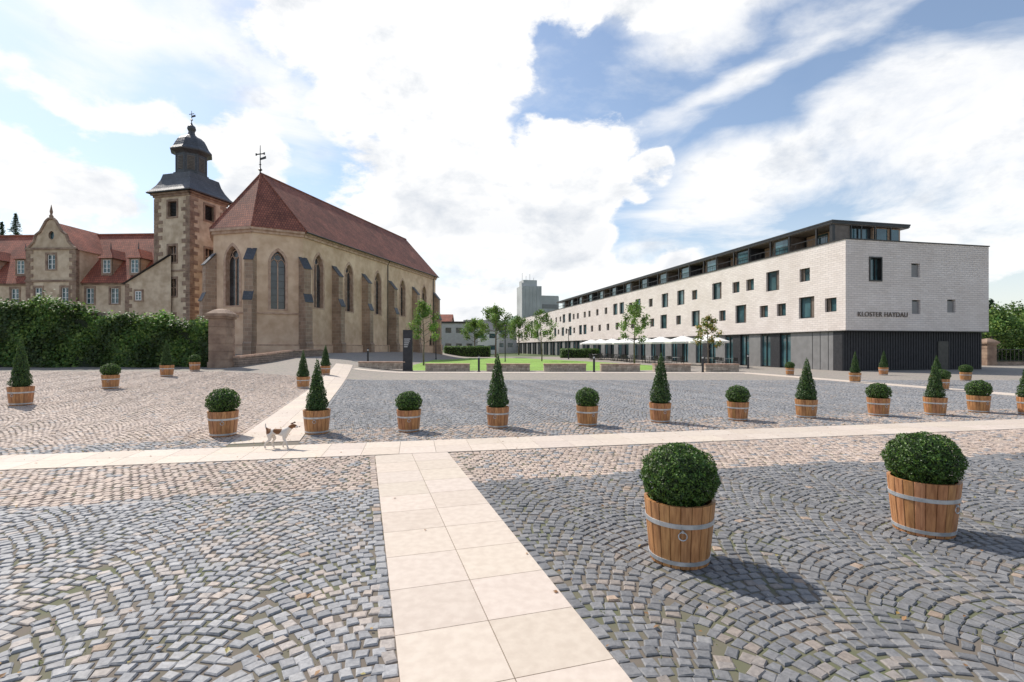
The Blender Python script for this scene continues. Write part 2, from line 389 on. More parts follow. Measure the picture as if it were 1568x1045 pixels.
def strip(name,x0,y0,dx,dy,width,length,cols,sl,top=.019):
    mb=MB(); L=math.hypot(dx,dy); ux,uy=dx/L,dy/L; px,py=uy,-ux
    n=int(length/sl); w=width/cols; g=.003
    for i in range(n):
        for c in range(cols):
            a0=i*sl+g; a1=(i+1)*sl-g; b0=c*w+g; b1=(c+1)*w-g
            q=[(a0,b0),(a0,b1),(a1,b1),(a1,b0)]
            pts=[(x0+ux*a+px*b,y0+uy*a+py*b) for a,b in q]
            k=random.uniform(.93,1.04); cc=(k,k*random.uniform(.98,1.0),k*random.uniform(.955,1.0))
            vs=[(x,y,th(x,y)+top) for x,y in pts]+[(x,y,th(x,y)-.02) for x,y in pts]
            mb.add(vs,[(3,2,1,0),(0,1,5,4),(1,2,6,5),(2,3,7,6),(3,0,4,7)],0,cc)
    mb.obj(name,[M['slab']])
strip('stone_path',path_main_L(8.275)+MW+.01,8.275,.300,-1,1.16,9.2,2,.575,.015)
cL=math.hypot(1,.197)
strip('stone_path',-15,cross_hi(-15),1,.197,1.12/cL,36*cL,2,.60)
strip('stone_path',diag_L(8.9),8.9,-.285,1,DW/math.hypot(1,.285),29,2,.60,.0145)
strip('stone_path',-10.8,34.6,1,-.025,1.1,27,2,.6)
strip('stone_path',16.3,33.3,.17,-1,1.0,22,2,.6,.023)

def make_lawn():
    m=noise_mat('lawn_grass',(.16,.31,.04),(.26,.43,.07),5,.9,.6,bdist=.03,big=.3)
    poly=[(-7.5,37.2),(8,37.0),(12.5,38.5),(13.5,46),(9,60),(2,76),(-7,78),(-9.5,60),(-9,45)]
    pv=[Vector((x,y)) for x,y in poly]
    V=[];F=[]; cx=sum(p[0] for p in poly)/len(poly); cy=sum(p[1] for p in poly)/len(poly)
    rings=24; per=[]
    for i in range(len(poly)):
        a=pv[i]; b=pv[(i+1)%len(poly)]; k=8
        for q in range(k): per.append(a.lerp(b,q/k))
    n=len(per)
    for r in range(rings+1):
        s=r/rings
        for p in per:
            x=cx+(p.x-cx)*s; y=cy+(p.y-cy)*s; V.append((x,y,th(x,y)+(.06 if r<rings else .0)))
    for r in range(rings):
        for i in range(n):
            i2=(i+1)%n; F.append((r*n+i,r*n+i2,(r+1)*n+i2,(r+1)*n+i))
    me=np_mesh('lawn',np.array(V),np.array(F),np.ones((len(V),3)),m,True); add_obj('lawn',me)
make_lawn()

def litter():
    n=500; y=rng.uniform(1.5,14,n); x=rng.uniform(-1,1,n)*(1.1*y+1)
    pl=path_main_L(y); kk=~((x>pl-.01)&(x<pl+MW+.01)&(rng.random(n)<.8)); x=x[kk];y=y[kk]
    n2=900; x2=rng.uniform(-9,14,n2); y2=cross_hi(x2)+np.abs(rng.normal(.9,.8,n2))
    x=np.concatenate([x,x2]);y=np.concatenate([y,y2])
    P=np.stack([x,y,TH(x,y)+.022],-1)
    c=np.array([(.45,.28,.08),(.38,.20,.08),(.30,.16,.07),(.42,.36,.12)])[rng.integers(0,4,len(x))]
    me=leaf_mesh('fallen_leaves',P,np.tile([0,0,1.0],(len(x),1)),.035,c,M['leaf'],.25,.7); add_obj('fallen_leaves',me)
    idx=rng.integers(0,len(cx_),18000); x=cx_[idx]; y=cy_[idx]
    k=(y<6.5)&(lf(x,y,1.3,1.0)>.15)&(x>-6)&(x<7); x=x[k];y=y[k]
    rep=4; x=np.repeat(x,rep)+.047+rng.normal(0,.01,len(x)*rep); y=np.repeat(y,rep)+rng.normal(0,.03,len(y)*rep)
    pl=path_main_L(y); kk=~((x>pl-.01)&(x<pl+MW+.01)); x=x[kk];y=y[kk]
    P=np.stack([x,y,TH(x,y)+.010],-1)
    c=np.array([(.14,.19,.05),(.18,.24,.07),(.24,.25,.10)])[rng.integers(0,3,len(x))]
    me=leaf_mesh('joint_weeds',P,np.tile([1.0,0,.3],(len(x),1)),.020,c,M['leaf'],.9,.35); add_obj('joint_weeds',me)
litter()

# ------------------------------------------------------------ planters
def barrel_mesh():
    mb=MB(); n=20; H=.50
    def r(z): return .232+.048*(z/H)**.9
    zs=[0,.05,.15,.25,.35,.45,H]
    for i in range(n):
        a0=2*math.pi*i/n; a1=2*math.pi*(i+1)/n; k=random.uniform(.75,1.12); col=(k,k*random.uniform(.90,1.04),k*random.uniform(.84,1.04))
        aa=[a0+.006,a0+.03,(a0+a1)/2,a1-.03,a1-.006]; dr=[-.005,0,.001,0,-.005]
        vs=[];
        for z in zs:
            for a,d in zip(aa,dr): vs.append(((r(z)+d)*math.cos(a),(r(z)+d)*math.sin(a),z))
        fs=[(j*5+q,j*5+q+1,(j+1)*5+q+1,(j+1)*5+q) for j in range(len(zs)-1) for q in range(4)]
        b=len(vs)
        for a in aa: vs.append(((r(H)-.028)*math.cos(a),(r(H)-.028)*math.sin(a),H))
        for a in aa: vs.append(((r(H)-.03)*math.cos(a),(r(H)-.03)*math.sin(a),H-.08))
        for q in range(4):
            fs.append(((len(zs)-1)*5+q,(len(zs)-1)*5+q+1,b+q+1,b+q)); fs.append((b+q,b+q+1,b+5+q+1,b+5+q))
        mb.add(vs,fs,0,col)
    mb.lathe([(.222,.01),(.226,.25),(.25,.42)],24,0,col=(.4,.35,.3))
    mb.lathe([(.0,.44),(.262,.43)],24,2)
    for zc,h in ((.045,.034),(.345,.038)):
        mb.lathe([(r(zc-h/2)-.001,zc-h/2),(r(zc-h/2)+.006,zc-h/2+.001),(r(zc+h/2)+.006,zc+h/2-.001),(r(zc+h/2)-.001,zc+h/2)],40,1)
    for sgn in (0,math.pi):
        ca,sa=math.cos(-math.pi/2+.05+sgn),math.sin(-math.pi/2+.05+sgn)
        R=r(.3)+.012
        pts=[]
        for k in range(15):
            t=2*math.pi*k/14
            u=.032*math.cos(t); z=.275+.032*math.sin(t)
            pts.append((R*ca-u*sa,R*sa+u*ca,z))
        mb.tube(pts,.0045,6,1,False)
        mb.tube([(R*ca*.96,R*sa*.96,.31),(R*ca*1.03,R*sa*1.03,.31)],.011,8,1)
    o=mb.obj('barrel_master',[M['wood'],M['zinc'],M['soil']]); me=o.data; bpy.data.objects.remove(o); return me
BAR=[barrel_mesh() for _ in range(3)]
def sphere_dirs(n):
    v=rng.normal(0,1,(n,3)); return v/np.linalg.norm(v,axis=1,keepdims=True)
def green(n,base,var=.35,young=None,yf=.15):
    k=rng.uniform(1-var,1+var,n)[:,None]; c=np.array(base)[None]*k
    c=c*rng.uniform(.9,1.1,(n,3))
    if young is not None:
        y=rng.random(n)<yf; c[y]=np.array(young)*rng.uniform(.8,1.15,(y.sum(),1))
    return c
def ball_mesh(n,sz,seed):
    d=sphere_dirs(n); bump=1+.045*np.sin(d[:,0]*9+seed)*np.sin(d[:,1]*8+seed*2)+.04*np.sin(d[:,2]*13+d[:,0]*7+seed)
    r=.285*bump*(1-.16*rng.random(n)**1.6+.04*rng.random(n))
    P=d*r[:,None]*np.array([1.05,1.05,.90]); k=P[:,2]>-.225; P=P[k];d=d[k]; P[:,2]+=.225
    cl=.65+.6*(np.sin(d[:,0]*17+seed)*np.sin(d[:,1]*15)*np.sin(d[:,2]*16)+.5)
    c=green(len(P),(.055,.115,.022),.45,(.15,.25,.045),.25)*cl[:,None]
    return leaf_mesh('boxwood_foliage',P,d,sz,c,M['boxleaf'],.75)
def cone_mesh(n,sz,seed,H=1.18):
    t=1-np.sqrt(rng.random(n)); a=rng.uniform(0,2*math.pi,n)
    rad=.245*(1-t)**.95*np.minimum(1,(t+.04)*9)*(1+.09*np.sin(a*4+t*14+seed)+.08*np.sin(t*30+a*3+seed))+.012
    r=rad*rng.uniform(.78,1.1,n)
    P=np.stack([r*np.cos(a)+.03*math.sin(seed)*t,r*np.sin(a),t*H],-1)
    nr=np.stack([np.cos(a),np.sin(a),np.full(n,.3)],-1)
    c=green(n,(.048,.10,.025),.45,(.12,.19,.04),.2)
    return leaf_mesh('boxwood_foliage',P,nr,sz,c,M['boxleaf'],.7)
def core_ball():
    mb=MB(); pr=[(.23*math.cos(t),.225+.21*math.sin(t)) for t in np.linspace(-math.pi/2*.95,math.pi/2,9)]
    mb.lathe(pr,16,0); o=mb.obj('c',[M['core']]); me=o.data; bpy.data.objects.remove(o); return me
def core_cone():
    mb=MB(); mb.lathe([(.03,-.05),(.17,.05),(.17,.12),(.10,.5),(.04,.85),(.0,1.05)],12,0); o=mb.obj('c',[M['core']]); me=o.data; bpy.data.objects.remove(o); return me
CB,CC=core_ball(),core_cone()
BNEAR=[ball_mesh(14000,.022,s) for s in (1,2)]
BFAR=[ball_mesh(4500,.034,s) for s in (3,4,5)]
CFAR=[cone_mesh(5200,.038,s) for s in (6,7,8)]
cnt=0
def planter(kind,x,y,s=.9,near=False,hs=1.0):
    global cnt; cnt+=1
    e=empty('potted_boxwood_'+kind,(x,y,th(x,y)+.011),random.uniform(-.5,.5)); e.scale=(s,s,s)
    b=add_obj('barrel',BAR[cnt%3],e)
    if kind=='ball':
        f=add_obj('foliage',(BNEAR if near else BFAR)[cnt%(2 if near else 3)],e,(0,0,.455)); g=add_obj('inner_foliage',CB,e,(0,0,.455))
        f.rotation_euler[2]=g.rotation_euler[2]=random.uniform(0,6)
        w=random.uniform(.96,1.05); f.scale=(w,w,random.uniform(.93,1.03))
    else:
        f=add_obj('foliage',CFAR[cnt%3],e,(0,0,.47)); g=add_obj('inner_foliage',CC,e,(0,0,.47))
        w=random.uniform(.90,1.1); f.scale=(w,w,hs*random.uniform(.95,1.06)); g.scale=(.9,.9,hs*.95); f.rotation_euler[2]=random.uniform(0,6)
    return e
planter('ball',1.38,4.10,1.0,True); planter('ball',3.91,4.72,1.0,True)
for k,x,y,s,h in [('cone',-13.95,14.1,1.05,1.12),('ball',-14.8,18.3,1.0,1),('cone',-16.2,23.3,1.05,1.05),('ball',-17,26.6,.95,1),
    ('cone',-8.75,20.8,.95,1),('cone',-10.6,28.2,1.0,1.1),('ball',-5.69,9.78,.98,1),('cone',-3.96,10.07,.95,1.0),('ball',-2.14,10.3,.9,1),
    ('cone',-.31,10.8,.9,1.14),('ball',1.68,11.08,.88,1),('cone',3.45,11.56,.9,1.1),('ball',5.40,11.87,.88,1),('cone',7.29,12.3,.9,1.0),
    ('ball',9.35,12.67,.9,1),('cone',10.9,12.79,.9,.9),('ball',12.5,13.3,.9,1),('cone',13.35,12.8,.9,.95),
    ('ball',17.3,30.9,.9,1),('cone',17.0,24.6,.95,.95),('cone',23.2,31.0,.95,.95),('ball',17.5,20.2,.9,1),('ball',23.4,25.6,.9,1),('cone',19.7,23,.9,.9)]:
    planter(k,x,y,s,False,h)

# ------------------------------------------------------------ windows helpers
def arch(cx,z0,zt,w,k=6):
    zs=zt-w*.866; pts=[(cx-w/2,z0),(cx+w/2,z0)]
    for i in range(k+1):
        a=math.radians(60*i/k); pts.append((cx-w/2+w*math.cos(a),zs+w*math.sin(a)))
    for i in range(1,k+1):
        a=math.radians(120+60*i/k); pts.append((cx+w/2+w*math.cos(a),zs+w*math.sin(a)))
    return pts
def arch_trim(mb,o,U,Nn,cx,z0,zt,w,m,depth,mg,mt):
    a=arch(cx,z0,zt,w); b=arch(cx,z0-.15,zt+.32,w+.5)
    n=len(a)
    for k in range(n):
        k2=(k+1)%n
        P=lambda q,d:mb.P(o,U,Nn,q[0],q[1],d)
        mb.add([P(a[k],-.03),P(a[k2],-.03),P(b[k2],-.03),P(b[k],-.03)],[(0,1,2,3)],m)
        mb.add([P(b[k],-.03),P(b[k2],-.03),P(b[k2],.01),P(b[k],.01)],[(0,1,2,3)],m)
        mb.add([P(a[k],-.03),P(a[k2],-.03),P(a[k2],.002),P(a[k],.002)],[(0,1,2,3)],m)
    mb.add([mb.P(o,U,Nn,q[0],q[1],depth) for q in a],[tuple(range(n))],mg)
    zs=zt-w*.866; d0,d1=depth-.10,depth-.004
    mb.obox(o,U,Nn,cx-.05,cx+.05,z0,zs+.05,d0,d1,mt)
    h=w/2
    for c in (cx-h/2,cx+h/2):
        pts=arch(c,zs-.3,zs-.3+h*.866+.12,h)[2:]
        mb.tube([mb.P(o,U,Nn,q[0],q[1],depth-.05) for q in pts],.045,5,mt)
    circ=[(cx+.26*w*math.cos(t),zs+.42*w+.24*w*math.sin(t)) for t in np.linspace(0,2*math.pi,13)]
    mb.tube([mb.P(o,U,Nn,q[0],q[1],depth-.05) for q in circ],.045,5,mt,False)
    z=z0+.7
    while z<zs-.3:
        mb.obox(o,U,Nn,cx-w/2,cx+w/2,z-.015,z+.015,depth-.03,depth-.003,4); z+=.7

# ------------------------------------------------------------ church
def church():
    E=empty('gothic_church',(-26.37,51.4,0),math.radians(-14.8))
    mats=[M['plaster'],M['sandtrim'],M['church_glass'],M['sand'],M['darkmetal'],M['slate']]
    mb=MB(); W=5.5; L=33; ze=13.3; zr=19.8
    o=(W,0);U=(0,1);Nn=(1,0)
    wins=[(2.5,5.9,11.5),(8.1,5.9,11.4),(14.6,6.0,11.4),(21.4,6.2,11.3),(28.6,6.4,11.3)]
    holes=[arch(c,a,b,1.5) for c,a,b in wins]+[arch(31.2,1.0,3.7,1.2)]
    mb.wallpoly(o,U,Nn,[(0,0),(L,0),(L,ze),(0,ze)],holes,.4,0,1)
    for c,a,b in wins: arch_trim(mb,o,U,Nn,c,a,b,1.5,1,.4,2,1)
    mb.add([mb.P(o,U,Nn,q[0],q[1],.3) for q in arch(31.2,1.0,3.7,1.2)],[tuple(range(15))],4)
    V=[(W,0),(2.28,-3.22),(-2.28,-3.22),(-W,0)]
    for i in range(3):
        a=V[i+1];b=V[i]; l=math.hypot(b[0]-a[0],b[1]-a[1]); U2=((b[0]-a[0])/l,(b[1]-a[1])/l); N2=(U2[1],-U2[0])
        w=1.6 if i else 1.3
        c=l/2; zb,zt=(5.8,11.6) if i else (5.5,11.2)
        mb.wallpoly(a,U2,N2,[(0,0),(l,0),(l,ze),(0,ze)],[arch(c,zb,zt,w)],.5,0,1)
        arch_trim(mb,a,U2,N2,c,zb,zt,w,1,.5,2,1)
        mb.obox(a,U2,N2,-.02,l+.02,0,1.9,-.14,.02,0); mb.obox(a,U2,N2,-.04,l+.04,1.9,2.02,-.18,.02,1)
        mb.obox(a,U2,N2,-.1,l+.1,ze-.5,ze-.22,-.15,.02,1); mb.obox(a,U2,N2,-.16,l+.16,ze-.22,ze+.02,-.3,.02,1)
        mb.obox(a,U2,N2,.35,l-.35,5.0,5.14,-.1,.02,1)
    mb.obox(o,U,Nn,.06,L,0,1.9,-.14,.02,0); mb.obox(o,U,Nn,.08,L+.05,1.9,2.02,-.18,.02,1)
    mb.obox(o,U,Nn,.1,L+.1,ze-.5,ze-.22,-.15,.02,1); mb.obox(o,U,Nn,.16,L+.16,ze-.22,ze+.02,-.3,.02,1)
    mb.add([(-W,0,0),(-W,L,0),(-W,L,ze),(-W,0,ze)],[(0,1,2,3)],0)
    mb.add([(-W,L,0),(W,L,0),(W,L,ze),(0,L,zr),(-W,L,ze)],[(0,1,2,3,4)],0)
    mb.obj('walls',mats,E)
    bb=MB()
    def buttress(p,n,top=10.3,w=.75):
        l=math.hypot(*n); n=(n[0]/l,n[1]/l); U3=(-n[1],n[0]); 
        P=lambda u,d,z:(p[0]+u*U3[0]+d*n[0],p[1]+u*U3[1]+d*n[1],z)
        prof=[(-.3,0),(1.3,0),(1.3,2.1),(1.12,2.3),(1.12,6.3),(.85,6.9),(.85,top-.7),(-.3,top+.55)]
        h=w/2
        vs=[P(-h,d,z) for d,z in prof]+[P(h,d,z) for d,z in prof]; k=len(prof)
        fs=[tuple(range(k))[::-1],tuple(range(k,2*k))]
        for i in range(k): i2=(i+1)%k; fs.append((i,i2,k+i2,k+i))
        bb.add(vs,fs,0)
        for (d0,z0),(d1,z1) in (((.95,top-.78),(-.05,top+.4)),((1.20,6.2),(.83,7.0))):
            q=[P(-h-.07,d0,z0+.06),P(h+.07,d0,z0+.06),P(h+.07,d1,z1+.1),P(-h-.07,d1,z1+.1)]
            q2=[(a,b,c-.07) for a,b,c in q]
            bb.add(q+q2,[(0,1,2,3),(7,6,5,4),(0,4,5,1),(1,5,6,2),(2,6,7,3),(3,7,4,0)],1)
    for y in (5.2,11.2,17.8,24.8,32.5): buttress((W,y),(1,0),10.3)
    buttress((W,0),(math.cos(math.radians(-22.5)),math.sin(math.radians(-22.5))))
    buttress(V[1],(math.cos(math.radians(-67.5)),math.sin(math.radians(-67.5))),10.8)
    buttress(V[2],(math.cos(math.radians(-112.5)),math.sin(math.radians(-112.5))),10.5)
    buttress(V[3],(math.cos(math.radians(-157.5)),math.sin(math.radians(-157.5))))
    bb.obj('buttresses',[M['sand'],M['slate']],E)
    rb=MB(); k=(W+.42)/W; zz=ze+.0
    e=[(x*k,y*k) for x,y in V]
    ap=(0,.5,zr)
    for i in range(3): rb.add([(*e[i+1],zz),(*e[i],zz),ap],[(0,1,2)],0)
    rb.add([(e[0][0],e[0][1],zz),(W*k,L+.3,zz),(0,L+.3,zr),ap],[(0,1,2,3)],0)
    rb.add([(-W*k,L+.3,zz),(e[3][0],e[3][1],zz),ap,(0,L+.3,zr)],[(0,1,2,3)],0)
    rb.obj('roof',[M['roof']],E,solid=.14)
    tr=MB()
    tr.tube([(0,.4,zr+.08),(0,L+.3,zr+.08)],.13,6,0)
    for i in range(4): tr.tube([(e[i][0],e[i][1],zz+.1),(0,.5,zr+.1)],.10,6,0)
    tr.obj('ridge_tiles',[M['roof']],E)
    g=MB()
    g.tube([(W*k+.06,0,zz-.02),(W*k+.06,L+.3,zz-.02)],.08,6,0)
    for y in (17.0,31.9): g.tube([(W*k,y,zz-.05),(W+.12,y,zz-.6),(W+.12,y,.8)],.06,6,0)
    g.tube([(0,.4,zr),(0,.4,zr+3.0)],[.07,.03],6,0)
    g.lathe([(0,zr+.25),(.22,zr+.45),(.0,zr+.7)],10,0,(0,.4)); g.lathe([(0,zr+.9),(.13,zr+1.0),(.0,zr+1.15)],8,0,(0,.4))
    g.box(-.5,.5,.37,.43,zr+2.05,zr+2.15,0); 
    for s in (-1,1): g.box(s*.5-.06,s*.5+.06,.36,.44,zr+1.98,zr+2.22,0)
    g.add([(.05,.4,zr+1.45),(.75,.4,zr+1.55),(.7,.4,zr+1.85),(.35,.4,zr+1.75),(.05,.4,zr+1.7)],[(0,1,2,3,4)],0)
    g.obj('gutter_and_weathervane',[M['darkmetal']],E)
church()

# ------------------------------------------------------------ bell tower
def tower():
    E=empty('bell_tower',(-37.5,58.1,0),math.radians(-14.8))
    mb=MB(); h=2.5; zt=19.0
    mats=[M['tower'],M['quoin'],M['church_glass'],M['darkmetal'],M['woodwall']]
    sides=[((-h,-h),(1,0),(0,-1),[(1.95,3.15,16.4,18.1),(2.0,3.1,11.3,13.1),(1.9,3.1,7.5,9.4),(2.2,2.9,4.2,5.4)]),
           ((h,-h),(0,1),(1,0),[(1.95,3.15,16.4,18.1),(2.0,3.1,11.3,13.1)]),
           ((h,h),(-1,0),(0,1),[(1.95,3.15,16.4,18.1)]),((-h,h),(0,-1),(-1,0),[(1.95,3.15,16.4,18.1)])]
    for o,U,Nn,hs in sides:
        mb.wallrect(o,U,Nn,0,5,0,zt,hs,.4,0,1)
        for i,(a,b,c,d) in enumerate(hs):
            mb.obox(o,U,Nn,a,b,c,d,.4,.44,3 if i==0 else 2)
            for (p,q,r,s) in ((a-.22,a,c-.2,d+.25),(b,b+.22,c-.2,d+.25),(a,b,d,d+.25),(a,b,c-.2,c)):
                mb.obox(o,U,Nn,p,q,r,s,-.05,.02,1)
            if i==0:
                z=c+.1
                while z<d-.05: mb.obox(o,U,Nn,a,b,z,z+.04,.2,.38,3); z+=.16
            else:
                mb.obox(o,U,Nn,(a+b)/2-.07,(a+b)/2+.07,c,d,.12,.3,1)
                mb.obox(o,U,Nn,a,b,(c+d)/2-.06,(c+d)/2+.06,.14,.32,1)
        mb.obox(o,U,Nn,-.12,5.12,zt-.35,zt-.1,-.12,.02,1); mb.obox(o,U,Nn,-.3,5.3,zt-.1,zt+.1,-.3,.02,1)
        mb.obox(o,U,Nn,-.04,5.04,10.2,10.4,-.06,.02,1)
    z=0.3;k=0
    while z<zt-.8:
        dz=random.uniform(.36,.55)
        for sx in (-1,1):
            for sy in (-1,1):
                A=random.uniform(.85,1.2); B=random.uniform(.45,.6)
                if (k+(sx>0))%2: A,B=B,A
                x0,x1=sorted((sx*(h+.05),sx*(h-A))); y0,y1=sorted((sy*(h+.05),sy*(h-B)))
                mb.box(x0,x1,y0,y1,z+.015,z+dz-.015,1)
        z+=dz;k+=1
    mb.obj('walls',mats,E)
    r=MB(); s2=math.sqrt(2)
    r.lathe([(3.05*s2,19.1),(3.1*s2,19.22),(2.75*s2,19.6),(2.4*s2,20.15),(2.12*s2,20.8),(1.95*s2,21.5),(1.0,21.6)],4,0,phase=math.pi/4)
    r.lathe([(1.85,21.4),(1.88,21.7),(1.62,21.75),(1.60,24.0),(1.85,24.15),(2.2,24.3),(2.22,24.42),(1.9,24.8),(1.68,25.3),(1.42,25.8),(1.05,26.15),(.62,26.35),(.42,26.55),(.33,26.9),(.36,27.0),(.48,27.25),(.40,27.55),(.15,27.75),(.06,28.0),(.0,28.0)],8,0,phase=math.pi/8)
    r.obj('slate_roof',[M['slate']],E)
    q=MB()
    for i in range(8):
        R1=1.60*math.cos(math.pi/8)
        a=math.pi/4*i; c=(R1*math.cos(a),R1*math.sin(a)); Nn=(math.cos(a),math.sin(a)); U=(-Nn[1],Nn[0])
        q.obox(c,U,Nn,-.36,.36,22.1,23.7,-.03,.02,1)
        z=22.15
        while z<23.6: q.obox(c,U,Nn,-.3,.3,z,z+.05,-.07,-.02,0); z+=.17
        v=(1.60*math.cos(a+math.pi/8),1.60*math.sin(a+math.pi/8)); q.tube([(*v,21.75),(*v,24.1)],.07,6,2)
    q.tube([(0,0,27.8),(0,0,29.4)],[.05,.025],6,0); q.lathe([(0,28.2),(.16,28.35),(0,28.5)],8,0)
    q.box(-.35,.35,-.02,.02,29.0,29.07,0); q.add([(.05,0,28.6),(.6,0,28.65),(.55,0,28.9),(.05,0,28.85)],[(0,1,2,3)],0)
    q.obj('lantern_details',[M['darkmetal'],M['bronze'],M['slate']],E)
tower()

# ------------------------------------------------------------ monastery building (left)
def sash(mb,o,U,Nn,a,b,c,d,dep,mw,mg,trim=None):
    mb.obox(o,U,Nn,a,b,c,d,dep,dep+.03,mg)
    t=.07
    for (p,q,r,s) in ((a,a+t,c,d),(b-t,b,c,d),(a+t,b-t,d-t,d),(a+t,b-t,c,c+t),((a+b)/2-.05,(a+b)/2+.05,c+t,d-t)):
        mb.obox(o,U,Nn,p,q,r,s,dep-.06,dep-.002,mw)
    for f in (.36,.68):
        z=c+(d-c)*f
        mb.obox(o,U,Nn,a+t,b-t,z-.025,z+.025,dep-.05,dep-.003,mw)
    if trim is not None:
        for (p,q,r,s) in ((a-.2,a,c-.15,d+.22),(b,b+.2,c-.15,d+.22),(a,b,d,d+.22),(a,b,c-.15,c)):
            mb.obox(o,U,Nn,p,q,r,s,-.05,.01,trim)
def monastery():
    E=empty('monastery_building',(-41.0,57.2,0),math.radians(-3))
    mb=MB(); mats=[M['tower'],M['quoin'],M['hglass'],M['whitepaint'],M['roofred'],M['slate'],M['sand']]
    o=(-40,0);U=(1,0);Nn=(0,-1)
    ws=[-5.0,-8.0,-17.2,-20.5,-24,-28,-32]
    hs=[(40+w-.5,40+w+.5,6.8,8.6) for w in ws]+[(40+w-.5,40+w+.5,3.2,5.0) for w in ws]
    mb.wallrect(o,U,Nn,0,40,0,9.2,hs,.18,0,1)
    for a,b,c,d in hs: sash(mb,o,U,Nn,a,b,c,d,.15,3,2,1)
    mb.obox(o,U,Nn,0,40,8.95,9.2,-.15,.0,1)
    mb.add([(0,0,0),(0,10,0),(0,10,9.2),(0,5,15.8),(0,0,9.2)],[(0,1,2,3,4)],0)
    mb.add([(-40,10,0),(0,10,0),(0,10,9.2),(-40,10,9.2)],[(0,1,2,3)],0)
    a0,a1=-14.9,-8.9; cx=(a0+a1)/2
    out=[(0,0),(6,0),(6,13.0),(5.7,13.2),(5.1,13.8),(4.85,14.6),(4.3,15.0),(3.6,16.2),(3.25,16.5),(2.75,16.5),(2.4,16.2),(1.7,15.0),(1.15,14.6),(.9,13.8),(.3,13.2),(0,13.0)]
    def rh(a,b,c,d): return [(a,c),(b,c),(b,d),(a,d)]
    H=[(2.5,3.5,10.7,12.4),(1.0,1.9,6.8,8.6),(4.2,5.1,6.8,8.6)]
    o2=(a0,-.8)
    oval=[(3+.35*math.cos(t),14.6+.5*math.sin(t)) for t in np.linspace(0,2*math.pi,13)[:-1]]
    mb.wallpoly(o2,U,Nn,out,[rh(*h) for h in H]+[oval],.25,0,1)
    mb.add([mb.P(o2,U,Nn,q[0],q[1],.24) for q in oval],[tuple(range(12))],2)
    for h in H: sash(mb,o2,U,Nn,*h,.16,3,2,1)
    k=len(out)
    for i in range(2,k-1):
        p=out[i];q=out[(i+1)%k]
        mb.tube([mb.P(o2,U,Nn,p[0],p[1]+.03,-.02),mb.P(o2,U,Nn,q[0],q[1]+.03,-.02)],.16,5,1)
    for z in (9.25,12.95): mb.obox(o2,U,Nn,-.1,6.1,z,z+.22,-.14,.01,1)
    mb.box(a0,a1,-.5,4,0,13.0,0)
    for x in (a0+.0,a1-.0):
        zz=.3;kk=0
        while zz<12.6:
            w=.8 if kk%2 else .45
            x0,x1=(x-.05,x+w) if x==a0 else (x-w,x+.05)
            mb.box(x0,x1,-.86,-.45,zz+.02,zz+.43,1); zz+=.45;kk+=1
    mb.lathe([(.16,16.6),(.22,16.8),(.10,17.0),(.16,17.3),(.02,18.1)],6,1,(cx,-.8))
    mb.add([(a0-.2,-.7,12.9),(cx,-.7,16.2),(cx,7,16.2),(a0-.2,7,12.9)],[(0,1,2,3)],4)
    mb.add([(a1+.2,-.7,12.9),(cx,-.7,16.2),(cx,7,16.2),(a1+.2,7,12.9)],[(3,2,1,0)],4)
    mb.add([(-40,-.35,9.15),(.3,-.35,9.15),(.3,5,15.9),(-40,5,15.9)],[(0,1,2,3)],4)
    mb.add([(-40,10.35,9.15),(.3,10.35,9.15),(.3,5,15.9),(-40,5,15.9)],[(3,2,1,0)],4)
    mb.tube([(-40,5,15.95),(.3,5,15.95)],.14,6,4)
    for dx in (-6.3,-2.9,-16.9,-21,-26):
        w=.66; y0=.35; zb=10.1; zt=12.1
        oo=(dx-w,y0)
        mb.wallrect(oo,U,Nn,0,2*w,zb,zt,[(.2,2*w-.2,10.4,11.95)],.12,1,1)
        sash(mb,oo,U,Nn,.2,2*w-.2,10.4,11.95,.1,3,2)
        mb.box(dx-w,dx+w,y0+.15,3,zb,zt,6)
        r=w+.3; y1=y0-.3
        ap=(dx,y0+.6,zt+1.2)
        mb.add([(dx-r,y1,zt),(dx+r,y1,zt),ap,(dx,4,zt+1.2),(dx+r,4,zt),(dx-r,4,zt)],[(0,1,2),(1,4,3,2),(5,0,2,3)],4)
        mb.tube([(dx,y0+.6,zt+1.15),(dx,y0+.6,zt+1.95)],[.08,.02],5,5)
    mb.add([(-2.3,-1.6,0),(3.0,-1.6,0),(3.0,-1.6,12.0),(-2.3,-1.6,8.9)],[(0,1,2,3)],0)
    mb.add([(-2.3,-1.6,0),(-2.3,0,0),(-2.3,0,8.9),(-2.3,-1.6,8.9)],[(0,1,2,3)],0)
    mb.add([(-2.6,-1.9,8.8),(3.0,-1.9,12.1),(3.0,5,12.1),(-2.6,5,8.8)],[(0,1,2,3)],5)
    zz=.3;kk=0
    while zz<8.5:
        w=.8 if kk%2 else .45
        mb.box(-2.35,-2.35+w,-1.65,-1.2,zz+.02,zz+.43,1); zz+=.45;kk+=1
    sash(mb,(-2.3,-1.62),U,Nn,1.2,1.9,7.0,8.0,0,3,2,1)
    mb.tube([(-2.5,-.2,9),(-2.5,-.2,1)],.06,5,5)
    mb.obj('walls_and_roof',mats,E)
monastery()

